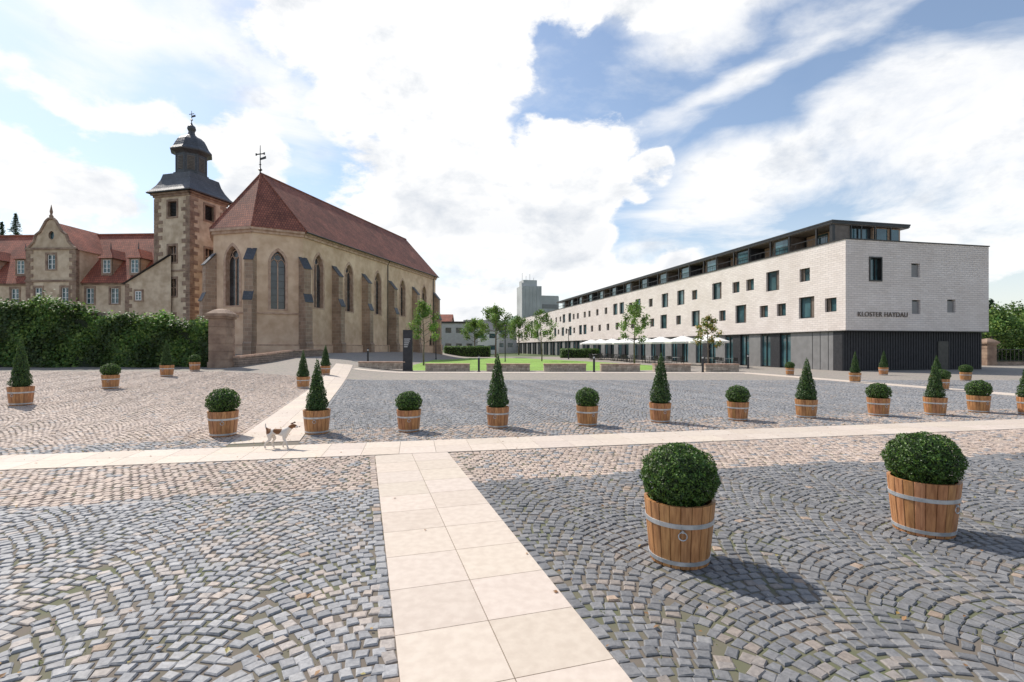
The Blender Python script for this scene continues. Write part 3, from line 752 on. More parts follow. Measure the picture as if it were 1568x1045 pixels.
# ------------------------------------------------------------ ivy wall, gate pillar, low wall
def ivy():
    E=empty('ivy_covered_wall',(0,0,0)); mb=MB()
    for i in range(24):
        x0=-42+i; x1=x0+1; z0=th(x0,30.4)
        mb.box(x0,x1+.0,30.15,30.6,-.2,z0+3.3 if x0<-25 else z0+2.5,0)
    mb.obj('masonry',[M['stonewall']],E)
    n=32000; x=rng.uniform(-42,-17.9,n); t=rng.random(n)
    def topz(x): return 4.45-1.15*sstep((x+30)/9)+.20*np.sin(x*1.1+.5)+.16*np.sin(x*2.6)+.10*np.sin(x*5.9)
    tp=topz(x)
    g=TH(x,np.full(n,30.)); z=g+t*(tp-g)
    bulge=.50+.28*np.sin(x*1.1+z*.8)+.2*np.sin(z*2.2+x*2.3)+.35*np.sqrt(np.clip(t*(1-t),0,1))
    y=30.15-bulge*rng.uniform(.7,1.0,n)
    nt=8000; x2=rng.uniform(-42,-17.9,nt)
    y2=rng.uniform(29.4,31.0,nt); z2=topz(x2)-((y2-30.2)/.9)**2*.3+rng.normal(0,.17,nt)
    P=np.stack([np.concatenate([x,x2]),np.concatenate([y,y2]),np.concatenate([z,z2])],-1)
    nr=np.concatenate([np.tile([0,-1,.4],(n,1)),np.tile([0,-.2,1],(nt,1))])
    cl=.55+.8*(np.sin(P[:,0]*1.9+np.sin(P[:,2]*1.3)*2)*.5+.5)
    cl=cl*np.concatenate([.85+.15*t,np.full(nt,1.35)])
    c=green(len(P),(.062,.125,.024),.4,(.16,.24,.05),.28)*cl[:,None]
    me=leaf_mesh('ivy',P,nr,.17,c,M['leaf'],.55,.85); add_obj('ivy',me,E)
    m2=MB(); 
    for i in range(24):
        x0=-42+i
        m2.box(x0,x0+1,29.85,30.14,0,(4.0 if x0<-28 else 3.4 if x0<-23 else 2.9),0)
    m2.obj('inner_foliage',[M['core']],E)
ivy()
def gate_pillar(x,y,h=3.0,w=.9,name='gate_pillar'):
    mb=MB(); z=0
    for i in range(6):
        dz=(h-.6)/6; q=w/2-.0
        mb.box(-q,q,-q,q,z+.012,z+dz-.012,0); mb.box(-q+.03,q-.03,-q+.03,q-.03,z+dz-.012,z+dz+.012,0); z+=dz
    mb.box(-w/2-.05,w/2+.05,-w/2-.05,w/2+.05,0,.35,0)
    mb.box(-w/2-.08,w/2+.08,-w/2-.08,w/2+.08,h-.6,h-.48,0)
    mb.box(-w/2-.16,w/2+.16,-w/2-.16,w/2+.16,h-.48,h-.30,0)
    q=(w/2+.1)*1.414
    mb.lathe([(q,h-.30),(q*.55,h-.08),(q*.2,h)],4,0,phase=math.pi/4,cap=True)
    mb.obj(name,[M['quoin']],None,loc=(x,y,th(x,y)-.02))
gate_pillar(-17.3,29.6,3.5,1.0)
gate_pillar(45.5,47.5,2.6,.9)
def low_wall():
    mb=MB(); p=[Vector((-16.7,29.9)),Vector((-17.2,35)),Vector((-18.4,41.5)),Vector((-17.0,44.5))]
    for a,b in zip(p[:-1],p[1:]):
        n=int((b-a).length/.9)+1
        for i in range(n):
            s=a.lerp(b,i/n); e=a.lerp(b,(i+1)/n); d=(e-s).normalized(); l=(e-s).length
            z=th(s.x,s.y); U=(d.x,d.y);Nn=(d.y,-d.x)
            mb.obox(s,U,Nn,0.005,l-.005,z-.2,z+.55,-.2,.2,0); mb.obox(s,U,Nn,-.0,l-.01,z+.55,z+.66,-.26,.26,1)
    mb.obj('low_stone_wall',[M['stonewall'],M['sandtrim']])
low_wall()

for x0,x1 in ((-11.2,-7.8),(-6.3,-3.1),(-1.85,1.3),(2.3,5.35),(6.4,9.2),(10.2,12.8),(13.8,16.2)):
    mb=MB(); z=0; L=x1-x0
    for r in range(4):
        x=0; 
        while x<L-.05:
            w=min(random.uniform(.3,.6),L-x)
            if L-x-w<.2: w=L-x
            o=random.uniform(0,.025); k=random.uniform(.75,1.2)
            mb.box(x+.008,x+w-.008,-.3+o,.3-o,z+.006,z+.118,0,(k,k,k)); x+=w
        z+=.122
    mb.box(.03,L-.03,-.26,.26,0,z-.01,1)
    mb.box(-.02,L+.02,-.33,.33,z,z+.07,2)
    yy=36.1-.03*x0
    mb.obj('dry_stone_bench_wall',[M['blockstone'],M['soil'],M['sandtrim']],None,loc=(x0,yy,th((x0+x1)/2,yy)+.0))

# ------------------------------------------------------------ hotel
def hotel():
    E=empty('modern_hotel_building',(24.2,36.0,0),math.radians(12.2))
    LN=109; WD=13.4; z0=2.98; z1=9.6
    mats=[M['whitebrick'],M['anthra'],M['hglass'],M['darkmetal'],M['greypanel'],M['bronze'],M['lightgrey']]
    mb=MB()
    o=(0,0);U=(0,1);Nn=(-1,0)
    small=lambda y,r:(y-.52,y+.52,r+.35,r+1.4)
    tall=lambda y,r:(y-.78,y+.78,r,r+1.7)
    up=[(3.78,0),(7.32,1),(10.2,0),(12.2,0),(15.2,1),(19.2,0)]; lo=[(1.3,0),(3.6,1),(6.3,0),(8.4,0),(11.5,1),(14.3,0),(19.0,1)]
    y=22
    rr=random.Random(3)
    while y<106: up.append((y,1 if rr.random()<.38 else 0)); y+=rr.choice([2.3,2.9,3.6])
    y=22.5
    while y<106: lo.append((y,1 if rr.random()<.38 else 0)); y+=rr.choice([2.3,2.9,3.4])
    holes=[(tall if k else small)(y,6.65) for y,k in up]+[(tall if k else small)(y,4.05) for y,k in lo]
    mb.wallrect(o,U,Nn,0,LN,z0,z1,holes,.28,0,0)
    for h in holes:
        a,b,c,d=h
        mb.obox(o,U,Nn,a+.02,b-.02,c+.02,d-.02,.27,.30,2)
        for q in ((a,a+.06,c,d),(b-.06,b,c,d),(a+.06,b-.06,c,c+.06),(a+.06,b-.06,d-.06,d)): mb.obox(o,U,Nn,*q,.17,.268,3)
        if b-a>1.2: mb.obox(o,U,Nn,a+.5,a+.56,c+.06,d-.06,.18,.268,3); mb.obox(o,U,Nn,a+.06,a+.5,c+.06,d-.06,.2,.262,5)
        else: mb.obox(o,U,Nn,b-.32,b-.06,c+.06,d-.06,.2,.262,5)
    o2=(0,0);U2=(1,0);N2=(0,-1)
    h2=[(2.1,3.15,6.65,8.35),(5.9,6.7,7.0,8.05),(5.95,6.75,4.25,5.3),(9.3,10.1,4.4,5.4)]
    mb.wallrect(o2,U2,N2,0,WD,z0,z1,h2,.3,0,0)
    for i,(a,b,c,d) in enumerate(h2):
        mb.obox(o2,U2,N2,a+.02,b-.02,c+.02,d-.02,.29,.32,2)
        if i==0:
            for q in ((a-.05,a+.04,c-.05,d+.05),(b-.04,b+.05,c-.05,d+.05),(a+.04,b-.04,c-.05,c+.04),(a+.04,b-.04,d-.04,d+.05)): mb.obox(o2,U2,N2,*q,-.06,.28,3)
            mb.obox(o2,U2,N2,a+.7,a+.74,c+.04,d-.04,.2,.28,3)
        else:
            mb.obox(o2,U2,N2,a+.01,b-.01,c+.01,c+(d-c)*.9,.14,.27,4)
    mb.box(WD-.3,WD,0.02,LN,z0,z1,0) ; mb.box(0.01,WD,LN-.3,LN,z0,z1-.01,0)
    mb.box(.01,WD-.01,.01,LN-.01,z0-.02,z0+.1,3)
    mb.box(.3,WD-.3,.3,LN-.31,z1-.5,z1-.4,6)
    mb.obox(o,U,Nn,-.06,LN,z1,z1+.07,-.06,.34,3); mb.obox(o2,U2,N2,.35,WD+.05,z1,z1+.07,-.06,.34,3)
    mb.obox(o,U,Nn,.0,LN,z0-.06,z0-.0,-.02,.2,3); mb.obox(o2,U2,N2,.25,WD,z0-.06,z0-.0,-.02,.2,3)
    mb.box(.12,WD-.1,.42,1.2,0,z0-.06,1)
    x=.14
    while x<WD-.2: mb.box(x,x+.05,.37,.419,0.05,z0-.07,1); x+=.24
    mb.box(8.9,9.9,.35,.418,0,2.2,3)
    mb.box(.14,.5,.9,3.9,0,z0-.06,4)
    for y in (1.65,2.4,3.15): mb.box(.12,.139,y-.01,y+.01,0,z0-.06,3)
    mb.box(.7,WD-.1,1.2,LN-.1,0,z0-.07,1)
    y=3.9; i=0
    while y<LN-2:
        w=[1.5,.35,1.1,.35][i%4]
        if i%2==0: mb.box(.14,.6,y,y+w,0,z0-.06,1 if i%4 else 4)
        else:
            mb.box(.34,.40,y,y+w+.9,0.1,z0-.2,2)
            mb.box(.3,.42,y,y+w+.9,0.0,.1,3); mb.box(.3,.42,y,y+w+.9,z0-.2,z0-.06,3)
            mb.box(.26,.41,y+(w+.9)/2-.03,y+(w+.9)/2+.03,.1,z0-.2,3)
            w+=.9
        y+=w; i+=1
    mb.obj('main_body',mats,E)
    p=MB(); pm=[M['darkmetal'],M['hglass'],M['woodwall'],M['bronze'],M['lightgrey'],M['anthra']]
    y0,y1=1.4,71; xa,xb=.25,7.5
    p.box(xa,xb,y0,y1,11.12,11.34,0); p.box(xa-.03,xb+.03,y0-.03,y1+.03,11.26,11.37,0)
    p.box(xa+.05,xb-.05,y0+.05,y1-.05,11.06,11.12,3)
    p.box(2.0,xb-.5,y0+1.6,y1-.3,9.1,11.05,0)
    y=3.0;i=0
    while y<y1-3:
        seg=[2.8,2.2][i%2]
        if i%2==0: p.box(1.93,1.99,y+.15,y+seg-.15,9.25,11.0,2); p.box(1.88,1.925,y+.5,y+1.6,9.3,10.9,1)
        else: p.box(.6,1.95,y+.1,y+seg-.1,9.2,11.05,3 if i%4==1 else 5); p.box(.55,.595,y+.4,y+seg-.4,9.7,10.9,1)
        p.box(.32,.44,y-.06,y+.06,9.67,11.06,0)
        y+=seg;i+=1
    p.box(.35,.6,1.5,1.75,9.2,11.06,0)
    p.box(.6,2.0,1.55,1.65,9.67,11.05,3)
    p.box(2.0,4.3,1.9,2.9,9.2,11.05,5); p.box(2.2,2.9,1.84,1.895,9.7,10.9,1); p.box(3.1,3.9,1.84,1.895,9.7,10.9,1)
    p.box(4.3,6.9,1.7,2.9,9.2,11.05,2); p.box(4.6,5.6,1.64,1.695,9.7,10.95,1); p.box(5.9,6.7,1.64,1.695,9.7,10.95,1)
    for xx in (2.05,3.0,4.25,5.75): p.box(xx-.04,xx+.04,1.46,1.54,9.67,11.06,0)
    p.box(.42,.46,2,y1,10.28,10.33,0)
    yy=2.2
    while yy<y1: p.box(.43,.45,yy-.012,yy+.012,9.67,10.28,0); yy+=.6
    p.obj('penthouse',pm,E)
    cu=bpy.data.curves.new('lettering','FONT'); cu.body='KLOSTER HAYDAU'; cu.size=.50; cu.extrude=.02; cu.space_character=1.08
    t=bpy.data.objects.new('lettering',cu); COL.objects.link(t); t.parent=E; t.location=(1.0,-.05,4.0); t.rotation_euler=(math.radians(90),0,0)
    cu.materials.append(M['bronze'])
hotel()

# ------------------------------------------------------------ trees
def young_tree(x,y,h,cr,seed,n=2600,name='young_tree',col=(.14,.24,.05),young=(.26,.36,.08),leaf=.17,trunk_h=None,tr=.07):
    r=random.Random(seed); R=np.random.default_rng(seed)
    E=empty(name,(x,y,th(x,y))); mb=MB(); tb=trunk_h or h*.36
    pts=[(0,0,-.1),(r.uniform(-.04,.04),r.uniform(-.04,.04),tb*.6),(r.uniform(-.08,.08),0,tb),(r.uniform(-.15,.15),r.uniform(-.1,.1),h*.7),(0,0,h*.95)]
    mb.tube(pts,[tr*1.2,tr,tr*.85,tr*.45,tr*.12],7,0)
    cl=[]
    nb=16
    for i in range(nb):
        f=i/(nb-1); z=tb+(h*.92-tb)*f; a=i*2.4+r.uniform(-.4,.4); L=cr*(1.0-.75*f**1.3)*r.uniform(.65,1.1)*(0.75+.5*math.sin(min(1,f*2+.25)*math.pi/2))
        tip=(L*math.cos(a),L*math.sin(a),z+L*.55); mid=(L*.5*math.cos(a+.1),L*.5*math.sin(a+.1),z+L*.2)
        mb.tube([(0,0,z-.1),mid,tip],[tr*.4*(1-f*.6),tr*.22,tr*.06],5,0)
        cl+= [(tip,.30*cr),(tuple((m+t)/2 for m,t in zip(mid,tip)),.26*cr)]
    cl.append(((0,0,h*.95),.22*cr)); cl.append(((0,0,h*.8),.3*cr))
    mb.obj('trunk_and_limbs',[M['bark']],E,True)
    k=R.integers(0,len(cl),n); C=np.array([c[0] for c in cl])[k]; S=np.array([c[1] for c in cl])[k]
    d=R.normal(0,1,(n,3)); d/=np.linalg.norm(d,axis=1,keepdims=True); P=C+d*(S*R.random(n)**.45*R.uniform(.7,1.35,n))[:,None]
    tone=np.array([R.uniform(.65,1.3) for _ in cl])[k]
    c=green(n,col,.3,young,.25)*tone[:,None]
    add_obj('crown',leaf_mesh('crown',P,d,leaf,c,M['leaf'],.8,.75),E)
young_tree(-8.0,45,5.9,1.35,1,2200)
young_tree(3.6,60,6.3,1.5,2,2000)
young_tree(11.1,45,5.8,1.35,3,2000)
young_tree(16.6,42,4.4,.95,4,1300,col=(.16,.22,.045),young=(.50,.33,.08))
young_tree(-2.8,85,8.6,2.7,5,4200,name='linden_tree',leaf=.26,tr=.14)
young_tree(-7.5,100,7.2,2.6,6,3000,name='linden_tree',leaf=.3,tr=.14)
young_tree(1.5,110,8.2,3,7,3000,name='linden_tree',leaf=.3,tr=.14)
young_tree(7.5,120,8,3.2,8,3000,name='linden_tree',leaf=.3,tr=.14)
for i,(x,y,h,cr) in enumerate([(50,52,5.2,3.2),(54.5,50,4.6,2.8),(59,56,6.0,3.6),(48.6,58,4.6,2.2),(64,58,6.5,3.5)]):
    young_tree(x,y,h,cr,20+i,6500,name='broadleaf_tree',leaf=.26,tr=.16,trunk_h=.8,col=(.10,.19,.04))
def conifer(x,y,h,r0,seed,name='conifer_tree'):
    R=np.random.default_rng(seed); E=empty(name,(x,y,th(x,y))); mb=MB(); mb.tube([(0,0,-.1),(0,0,h*.97)],[.03*h*.6,.02],7,0)
    P=[];D=[]
    L=int(h*2.6)
    for i in range(L):
        f=i/L; z=h*(.12+.86*f); rr=r0*(1-f)**.85*R.uniform(.8,1.15)
        nb=9
        for b in range(nb):
            a=R.uniform(0,2*math.pi); mb.tube([(0,0,z),(rr*.9*math.cos(a),rr*.9*math.sin(a),z-.22*rr)],[.035,.01],3,0)
            k=int(18+30*(1-f)); t=R.random(k)**.7*rr; w=.10+.16*(rr-t)
            P.append(np.stack([t*math.cos(a)+R.normal(0,1,k)*w*.6,t*math.sin(a)+R.normal(0,1,k)*w*.6,z-.25*t+R.normal(0,.09,k)],-1)); D.append(np.tile([math.cos(a)*.3,math.sin(a)*.3,1],(k,1)))
    P=np.concatenate(P);D=np.concatenate(D)
    mb.obj('trunk_and_limbs',[M['bark']],E)
    add_obj('crown',leaf_mesh('crown',P,D,.24,green(len(P),(.035,.075,.028),.4,(.06,.12,.04),.2),M['leaf'],.6,.4),E)
conifer(55.5,57.5,7.6,1.9,1); conifer(62.5,58,8.6,2.2,2)
conifer(-88,88,25.0,4.6,3); conifer(-92.5,90,24,4.6,4)

# ------------------------------------------------------------ terrace: parasols, tables, chairs
def parasol(x,y):
    E=empty('parasol',(x,y,0),random.uniform(0,1)); mb=MB()
    mb.lathe([(1.75,2.12),(1.78,2.28),(.9,2.6),(.12,2.85),(.0,2.86)],8,0)
    mb.obj('canopy',[M['canvas']],E,solid=.02)
    q=MB(); q.tube([(0,0,0),(0,0,2.95)],.03,8,0); q.lathe([(0,.0),(.35,.0),(.35,.07),(.05,.12)],12,0)
    for i in range(8):
        a=i*math.pi/4; q.tube([(0,0,2.2),(.9*math.cos(a),.9*math.sin(a),2.55)],.012,4,0)
    q.obj('pole_and_base',[M['darkmetal']],E)
for i in range(8):
    Y=45+i*4.0; parasol(24.2-.216*(Y-36)-4.6+random.uniform(-.3,.3),Y)
def tbl():
    mb=MB(); mb.lathe([(0,.72),(.38,.72),(.38,.75),(0,.75)],16,0); mb.tube([(0,0,0),(0,0,.72)],.025,6,1); mb.lathe([(.22,0),(.22,.02),(.03,.04)],12,1)
    o=mb.obj('t',[M['lightgrey'],M['darkmetal']]); me=o.data; bpy.data.objects.remove(o); return me
def chr_():
    mb=MB(); mb.box(-.22,.22,-.22,.22,.43,.46,0)
    for sx in (-.2,.2):
        mb.tube([(sx,-.2,0),(sx,-.2,.44)],.014,5,1); mb.tube([(sx,.2,0),(sx,.2,.45),(sx,.25,.85)],.014,5,1)
    for k in range(3): mb.box(-.2,.2,.215+.02*k,.235+.02*k,.56+.1*k,.62+.1*k,0)
    o=mb.obj('c',[M['darkmetal'],M['darkmetal']]); me=o.data; bpy.data.objects.remove(o); return me
TM,CM=tbl(),chr_()
for i in range(12):
    Y=43.5+i*2.7; X=24.2-.216*(Y-36)-random.choice([3.6,5.2,6.0])
    add_obj('cafe_table',TM,None,(X,Y,0))
    for a in (0.3,2.0,3.6,5.2):
        c=add_obj('cafe_chair',CM,None,(X+.65*math.sin(a),Y-.65*math.cos(a),0)); c.rotation_euler[2]=a+math.pi

mb=MB(); mb.box(-.34,.34,-.07,.07,0,2.95,0); mb.box(-.36,.36,-.09,.09,0,.12,1); mb.box(-.35,.35,-.08,.08,2.95,3.0,1)
for k in range(5): mb.box(-.26,.2-.05*k,-.075,-.071,2.3-.14*k,2.36-.14*k,2)
mb.obj('info_stele',[M['anthra'],M['darkmetal'],M['lightgrey']],None,loc=(-7.6,36.2,th(-7.6,36.2)))
def bollard(x,y,h=1.15):
    mb=MB(); mb.lathe([(0,0),(.12,0),(.12,.03),(.075,.04),(.075,h-.2),(.06,h-.19),(.06,h-.06),(.08,h-.05),(.08,h),(0,h)],14,0)
    mb.lathe([(.065,h-.18),(.065,h-.07)],14,1); mb.obj('bollard_light',[M['anthra'],M['lightgrey']],None,loc=(x,y,th(x,y)))
for x,y in ((-2.35,35.2),(5.75,34.8),(13.3,34.6),(19.5,41),(-11.9,41)): bollard(x,y)
def lamp(x,y,h=4.2):
    mb=MB(); mb.tube([(0,0,0),(0,0,h)],[.06,.045],8,0); mb.lathe([(.1,0),(.1,.15),(.06,.18)],10,0); mb.lathe([(.02,h-.02),(.24,h+.02),(.24,h+.1),(.0,h+.16)],14,0)
    mb.obj('street_lamp',[M['anthra']],None,loc=(x,y,th(x,y)))
lamp(-.8,58); lamp(8.2,72); lamp(-9.5,62)
def hedge(name,x0,x1,y0,y1,h,n,leaf=.12,col=(.09,.18,.035)):
    E=empty(name,((x0+x1)/2,(y0+y1)/2,th((x0+x1)/2,(y0+y1)/2))); w=(x1-x0)/2; d=(y1-y0)/2
    P=np.stack([rng.uniform(-w,w,n),rng.uniform(-d,d,n),rng.uniform(0,h,n)],-1)
    f=rng.integers(0,4,n); P[f==0,1]=-d; P[f==1,2]=h; P[f==2,0]=w*np.sign(P[f==2,0]); P+=rng.normal(0,.07,P.shape)
    D=P/np.array([w,d,h]); add_obj('foliage',leaf_mesh('foliage',P,D,leaf,green(n,col,.4,(.16,.25,.05),.2),M['leaf'],.7,.7),E)
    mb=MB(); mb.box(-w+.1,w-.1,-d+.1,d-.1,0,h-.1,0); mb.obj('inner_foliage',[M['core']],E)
hedge('hedge',-12,-4,88,90,1.8,4000,.2); hedge('hedge',8,14,80,81.5,1.4,3000,.2)
hedge('hedge',47,66,53.5,55,1.6,6000,.2)
mb=MB()
for i in range(40): mb.box(i*.4-.015,i*.4+.015,-.015,.015,0,1.3,0)
mb.box(0,16,-.02,.02,1.2,1.25,0); mb.box(0,16,-.02,.02,.15,.2,0)
mb.obj('metal_fence',[M['darkmetal']],None,loc=(46.2,47.6,.3))
mb=MB(); mb.box(0,16,-.15,.15,0,.35,0); mb.obj('low_stone_wall',[M['stonewall']],None,loc=(46.2,47.6,0))

# ------------------------------------------------------------ distant buildings, trees, hills
def far_house(name,x,y,w,d,h,mat,roof=None,rh=3,win=(3,2),rot=0):
    E=empty(name,(x,y,0),rot); mb=MB(); mats=[mat,M['hglass'],roof or M['darkmetal'],M['whitepaint']]
    hs=[]
    for i in range(win[0]):
        for j in range(win[1]):
            cx=w*(i+.5)/win[0]; cz=h*(j+.55)/win[1]; hs.append((cx-w/win[0]*.28,cx+w/win[0]*.28,cz-.6,cz+.6))
    mb.wallrect((-w/2,-d/2),(1,0),(0,-1),0,w,0,h,hs,.2,0,0)
    for a,b,c,e in hs: mb.obox((-w/2,-d/2),(1,0),(0,-1),a,b,c,e,.19,.22,1)
    mb.box(-w/2,w/2,-d/2+.25,d/2,0,h-.01,0)
    if roof:
        mb.add([(-w/2-.4,-d/2-.4,h),(w/2+.4,-d/2-.4,h),(w/2+.4,0,h+rh),(-w/2-.4,0,h+rh)],[(0,1,2,3)],2)
        mb.add([(-w/2-.4,d/2+.4,h),(w/2+.4,d/2+.4,h),(w/2+.4,0,h+rh),(-w/2-.4,0,h+rh)],[(3,2,1,0)],2)
        for s in (-1,1): mb.add([(s*w/2,-d/2,h),(s*w/2,d/2,h),(s*w/2,0,h+rh)],[(0,1,2)],0)
    else: mb.box(-w/2-.2,w/2+.2,-d/2-.2,d/2+.2,h,h+.4,2)
    mb.obj('walls_and_roof',mats,E)
far_house('distant_office_building',-14.5,118,12,10,7.2,M['lightgrey'],None,0,(5,2))
far_house('distant_house',-8,132,9,9,6,M['whitepaint'],M['slate'],3,(3,2))
far_house('distant_office_building',-4.5,150,16,10,8.5,M['lightgrey'],None,0,(6,2))
far_house('distant_house',-22,140,10,9,7.5,M['tower'],M['roofred'],3.5,(3,2))
far_house('distant_house',2,165,10,9,6,M['whitepaint'],M['roofred'],3.5,(3,2))
def silo():
    E=empty('concrete_silo_tower',(9.0,250,0),.25); mb=MB()
    mb.box(-5.5,4.6,-5,5,0,32,0)
    for i in range(6): mb.box(-5.6+i*1.9,-5.2+i*1.9,-5.3,-5.0,0,32,0)
    mb.box(-4.5,2.5,-4,4,32,35,0); mb.box(4.6,14,-4,6,0,27,0)
    for z in (6,11,16,21): mb.box(5.2,13.4,-4.12,-4.0,z,z+2.2,1)
    mb.box(4.8,13.8,-4.1,6.1,27,27.5,2)
    for x,h in ((-4,39),(-2,37.5),(0,38.5),(2,36.8)): mb.tube([(x,0,35),(x,0,h)],.12,5,2)
    mb.box(-5.3,-3.6,-3.8,-2,32,33.6,2)
    mb.obj('tower_body',[M['concrete'],M['greypanel'],M['lightgrey']],E)
silo()
def far_trees():
    P=[];T=[]
    R=np.random.default_rng(5)
    for i in range(130):
        y=R.uniform(130,330); x=R.uniform(-.75,1.2)*y
        if -35<x<35 and y<170: continue
        h=R.uniform(6,11); w=R.uniform(3,6)
        for q in range(5):
            c=np.array([x+R.uniform(-w,w)*.6,y+R.uniform(-w,w)*.5,h*R.uniform(.35,.85)]); n=160
            d=R.normal(0,1,(n,3)); d/=np.linalg.norm(d,axis=1,keepdims=True); P.append(c+d*(w*.55*R.random(n)[:,None]**.4)*np.array([1,1,.8])); T.append(np.full(n,R.uniform(.6,1.3)))
    P=np.concatenate(P);T=np.concatenate(T); P[:,2]=np.maximum(P[:,2],.2)
    add_obj('distant_trees',leaf_mesh('distant_trees',P,np.tile([0,-.5,1.],(len(P),1)),1.2,green(len(P),(.085,.14,.055),.3)*T[:,None],M['leaf'],.8,.8))
far_trees()
def hills():
    xs=np.linspace(-1500,1500,160); V=[];
    for k,(yy,f) in enumerate(((620,0),(760,.75),(900,1.0),(1300,.9))):
        for x in xs:
            hh=46+14*math.sin(x/170+.6)+8*math.sin(x/63)+3*math.sin(x/21+1)
            V.append((x,yy,hh*f+(2*math.sin(x/9) if f else 0)-(2 if not f else 0)))
    n=len(xs); F=[(k*n+i,k*n+i+1,(k+1)*n+i+1,(k+1)*n+i) for k in range(3) for i in range(n-1)]
    m=noise_mat('hazed_wooded_hill',(.09,.14,.13),(.15,.21,.16),.012,.95,0,detail=8)  # distance haze is painted into these bluish greens
    add_obj('hills',np_mesh('hills',np.array(V),np.array(F),np.ones((len(V),3)),m,True))
hills()

# ------------------------------------------------------------ dog
def dog():
    E=empty('terrier_dog',(-3.98,8.50,.019),math.radians(4))
    J=[('pel',(-.15,0,.285),.060),('mid',(-.03,0,.280),.058),('chest',(.09,0,.265),.072),('nb',(.155,0,.325),.046),('skull',(.215,0,.385),.045),('brow',(.245,0,.380),.036),('muz',(.283,0,.365),.024),('nose',(.315,0,.360),.017),
       ('t1',(-.205,0,.325),.018),('t2',(-.235,0,.375),.012),('t3',(-.232,0,.43),.007)]
    ed=[(0,1),(1,2),(2,3),(3,4),(4,5),(5,6),(6,7),(0,8),(8,9),(9,10)]
    V=[j[1] for j in J]; R=[j[2] for j in J]
    def chain(root,pts):
        p=root
        for co,r in pts: V.append(co);R.append(r); ed.append((p,len(V)-1)); p=len(V)-1
    chain(2,[((.10,-.048,.215),.034),((.085,-.052,.165),.022),((.135,-.050,.095),.015),((.150,-.05,.022),.014),((.172,-.05,.014),.013)])
    chain(2,[((.095,.048,.215),.034),((.07,.052,.165),.022),((.060,.050,.090),.015),((.035,.05,.022),.014),((.055,.05,.014),.013)])
    chain(0,[((-.155,-.046,.225),.044),((-.135,-.052,.160),.029),((-.215,-.050,.095),.016),((-.225,-.05,.022),.014),((-.200,-.05,.014),.013)])
    chain(0,[((-.145,.046,.225),.044),((-.095,.052,.160),.029),((-.145,.050,.090),.016),((-.125,.05,.022),.014),((-.100,.05,.014),.013)])
    me=bpy.data.meshes.new('body'); me.from_pydata(V,ed,[]); o=bpy.data.objects.new('body',me); COL.objects.link(o); o.parent=E
    sk=o.modifiers.new('skin','SKIN'); sk.use_smooth_shade=True
    L=me.skin_vertices[0].data
    for i,r in enumerate(R):
        L[i].radius=(r*(.82 if i in(0,1,2) else 1),r); L[i].use_root=(i==0)
    ss=o.modifiers.new('sub','SUBSURF'); ss.levels=2; ss.render_levels=2
    m,nt,b=newmat('dog_coat'); tc=N(nt,'ShaderNodeTexCoord')
    no=N(nt,'ShaderNodeTexNoise'); no.inputs['Scale'].default_value=16; nt.links.new(tc.outputs['Object'],no.inputs['Vector'])
    acc=None
    for (c,r) in (((.215,0,.400),.072),((.235,.04,.385),.050),((.235,-.04,.385),.050),((-.02,-.03,.32),.072),((-.19,-.03,.30),.065)):
        dn=N(nt,'ShaderNodeVectorMath',operation='DISTANCE'); nt.links.new(tc.outputs['Object'],dn.inputs[0]); dn.inputs[1].default_value=c
        ad=N(nt,'ShaderNodeMath',operation='MULTIPLY_ADD'); nt.links.new(no.outputs['Fac'],ad.inputs[0]); ad.inputs[1].default_value=.03; nt.links.new(dn.outputs['Value'],ad.inputs[2])
        lt=N(nt,'ShaderNodeMath',operation='LESS_THAN'); nt.links.new(ad.outputs[0],lt.inputs[0]); lt.inputs[1].default_value=r+.015
        if acc is None: acc=lt.outputs[0]
        else:
            mx=N(nt,'ShaderNodeMath',operation='MAXIMUM'); nt.links.new(acc,mx.inputs[0]); nt.links.new(lt.outputs[0],mx.inputs[1]); acc=mx.outputs[0]
    mix=N(nt,'ShaderNodeMix',data_type='RGBA'); nt.links.new(acc,mix.inputs[0]); mix.inputs[6].default_value=(.66,.60,.54,1); mix.inputs[7].default_value=(.19,.085,.035,1)
    nt.links.new(mix.outputs[2],b.inputs['Base Color']); b.inputs['Roughness'].default_value=.85
    me.materials.append(m)
    brown=noise_mat('dog_ear_fur',(.07,.035,.02),(.12,.06,.03),30,.9,.2); blk=noise_mat('dog_nose',(.01,.01,.01),(.02,.02,.02),30,.3,.05)
    q=MB()
    for s in (-1,1):
        y=s*.030
        q.add([(.19,y,.418),(.225,y+s*.012,.420),(.232,y+s*.030,.448),(.252,y+s*.034,.428),(.208,y-s*.004,.424)],[(0,1,2),(1,3,2),(0,2,4),(4,2,1)],0)
    q.obj('ears',[brown],E,solid=.006)
    q=MB(); q.lathe([(0,-.011),(.010,-.005),(.011,.003),(0,.010)],8,0); n_=q.obj('nose',[blk],E,True,loc=(.331,0,.366))
    for s in (-1,1):
        q=MB(); q.lathe([(0,-.007),(.006,-.003),(.006,.003),(0,.007)],8,0); q.obj('eye',[blk],E,True,loc=(.262,s*.026,.394))
dog()

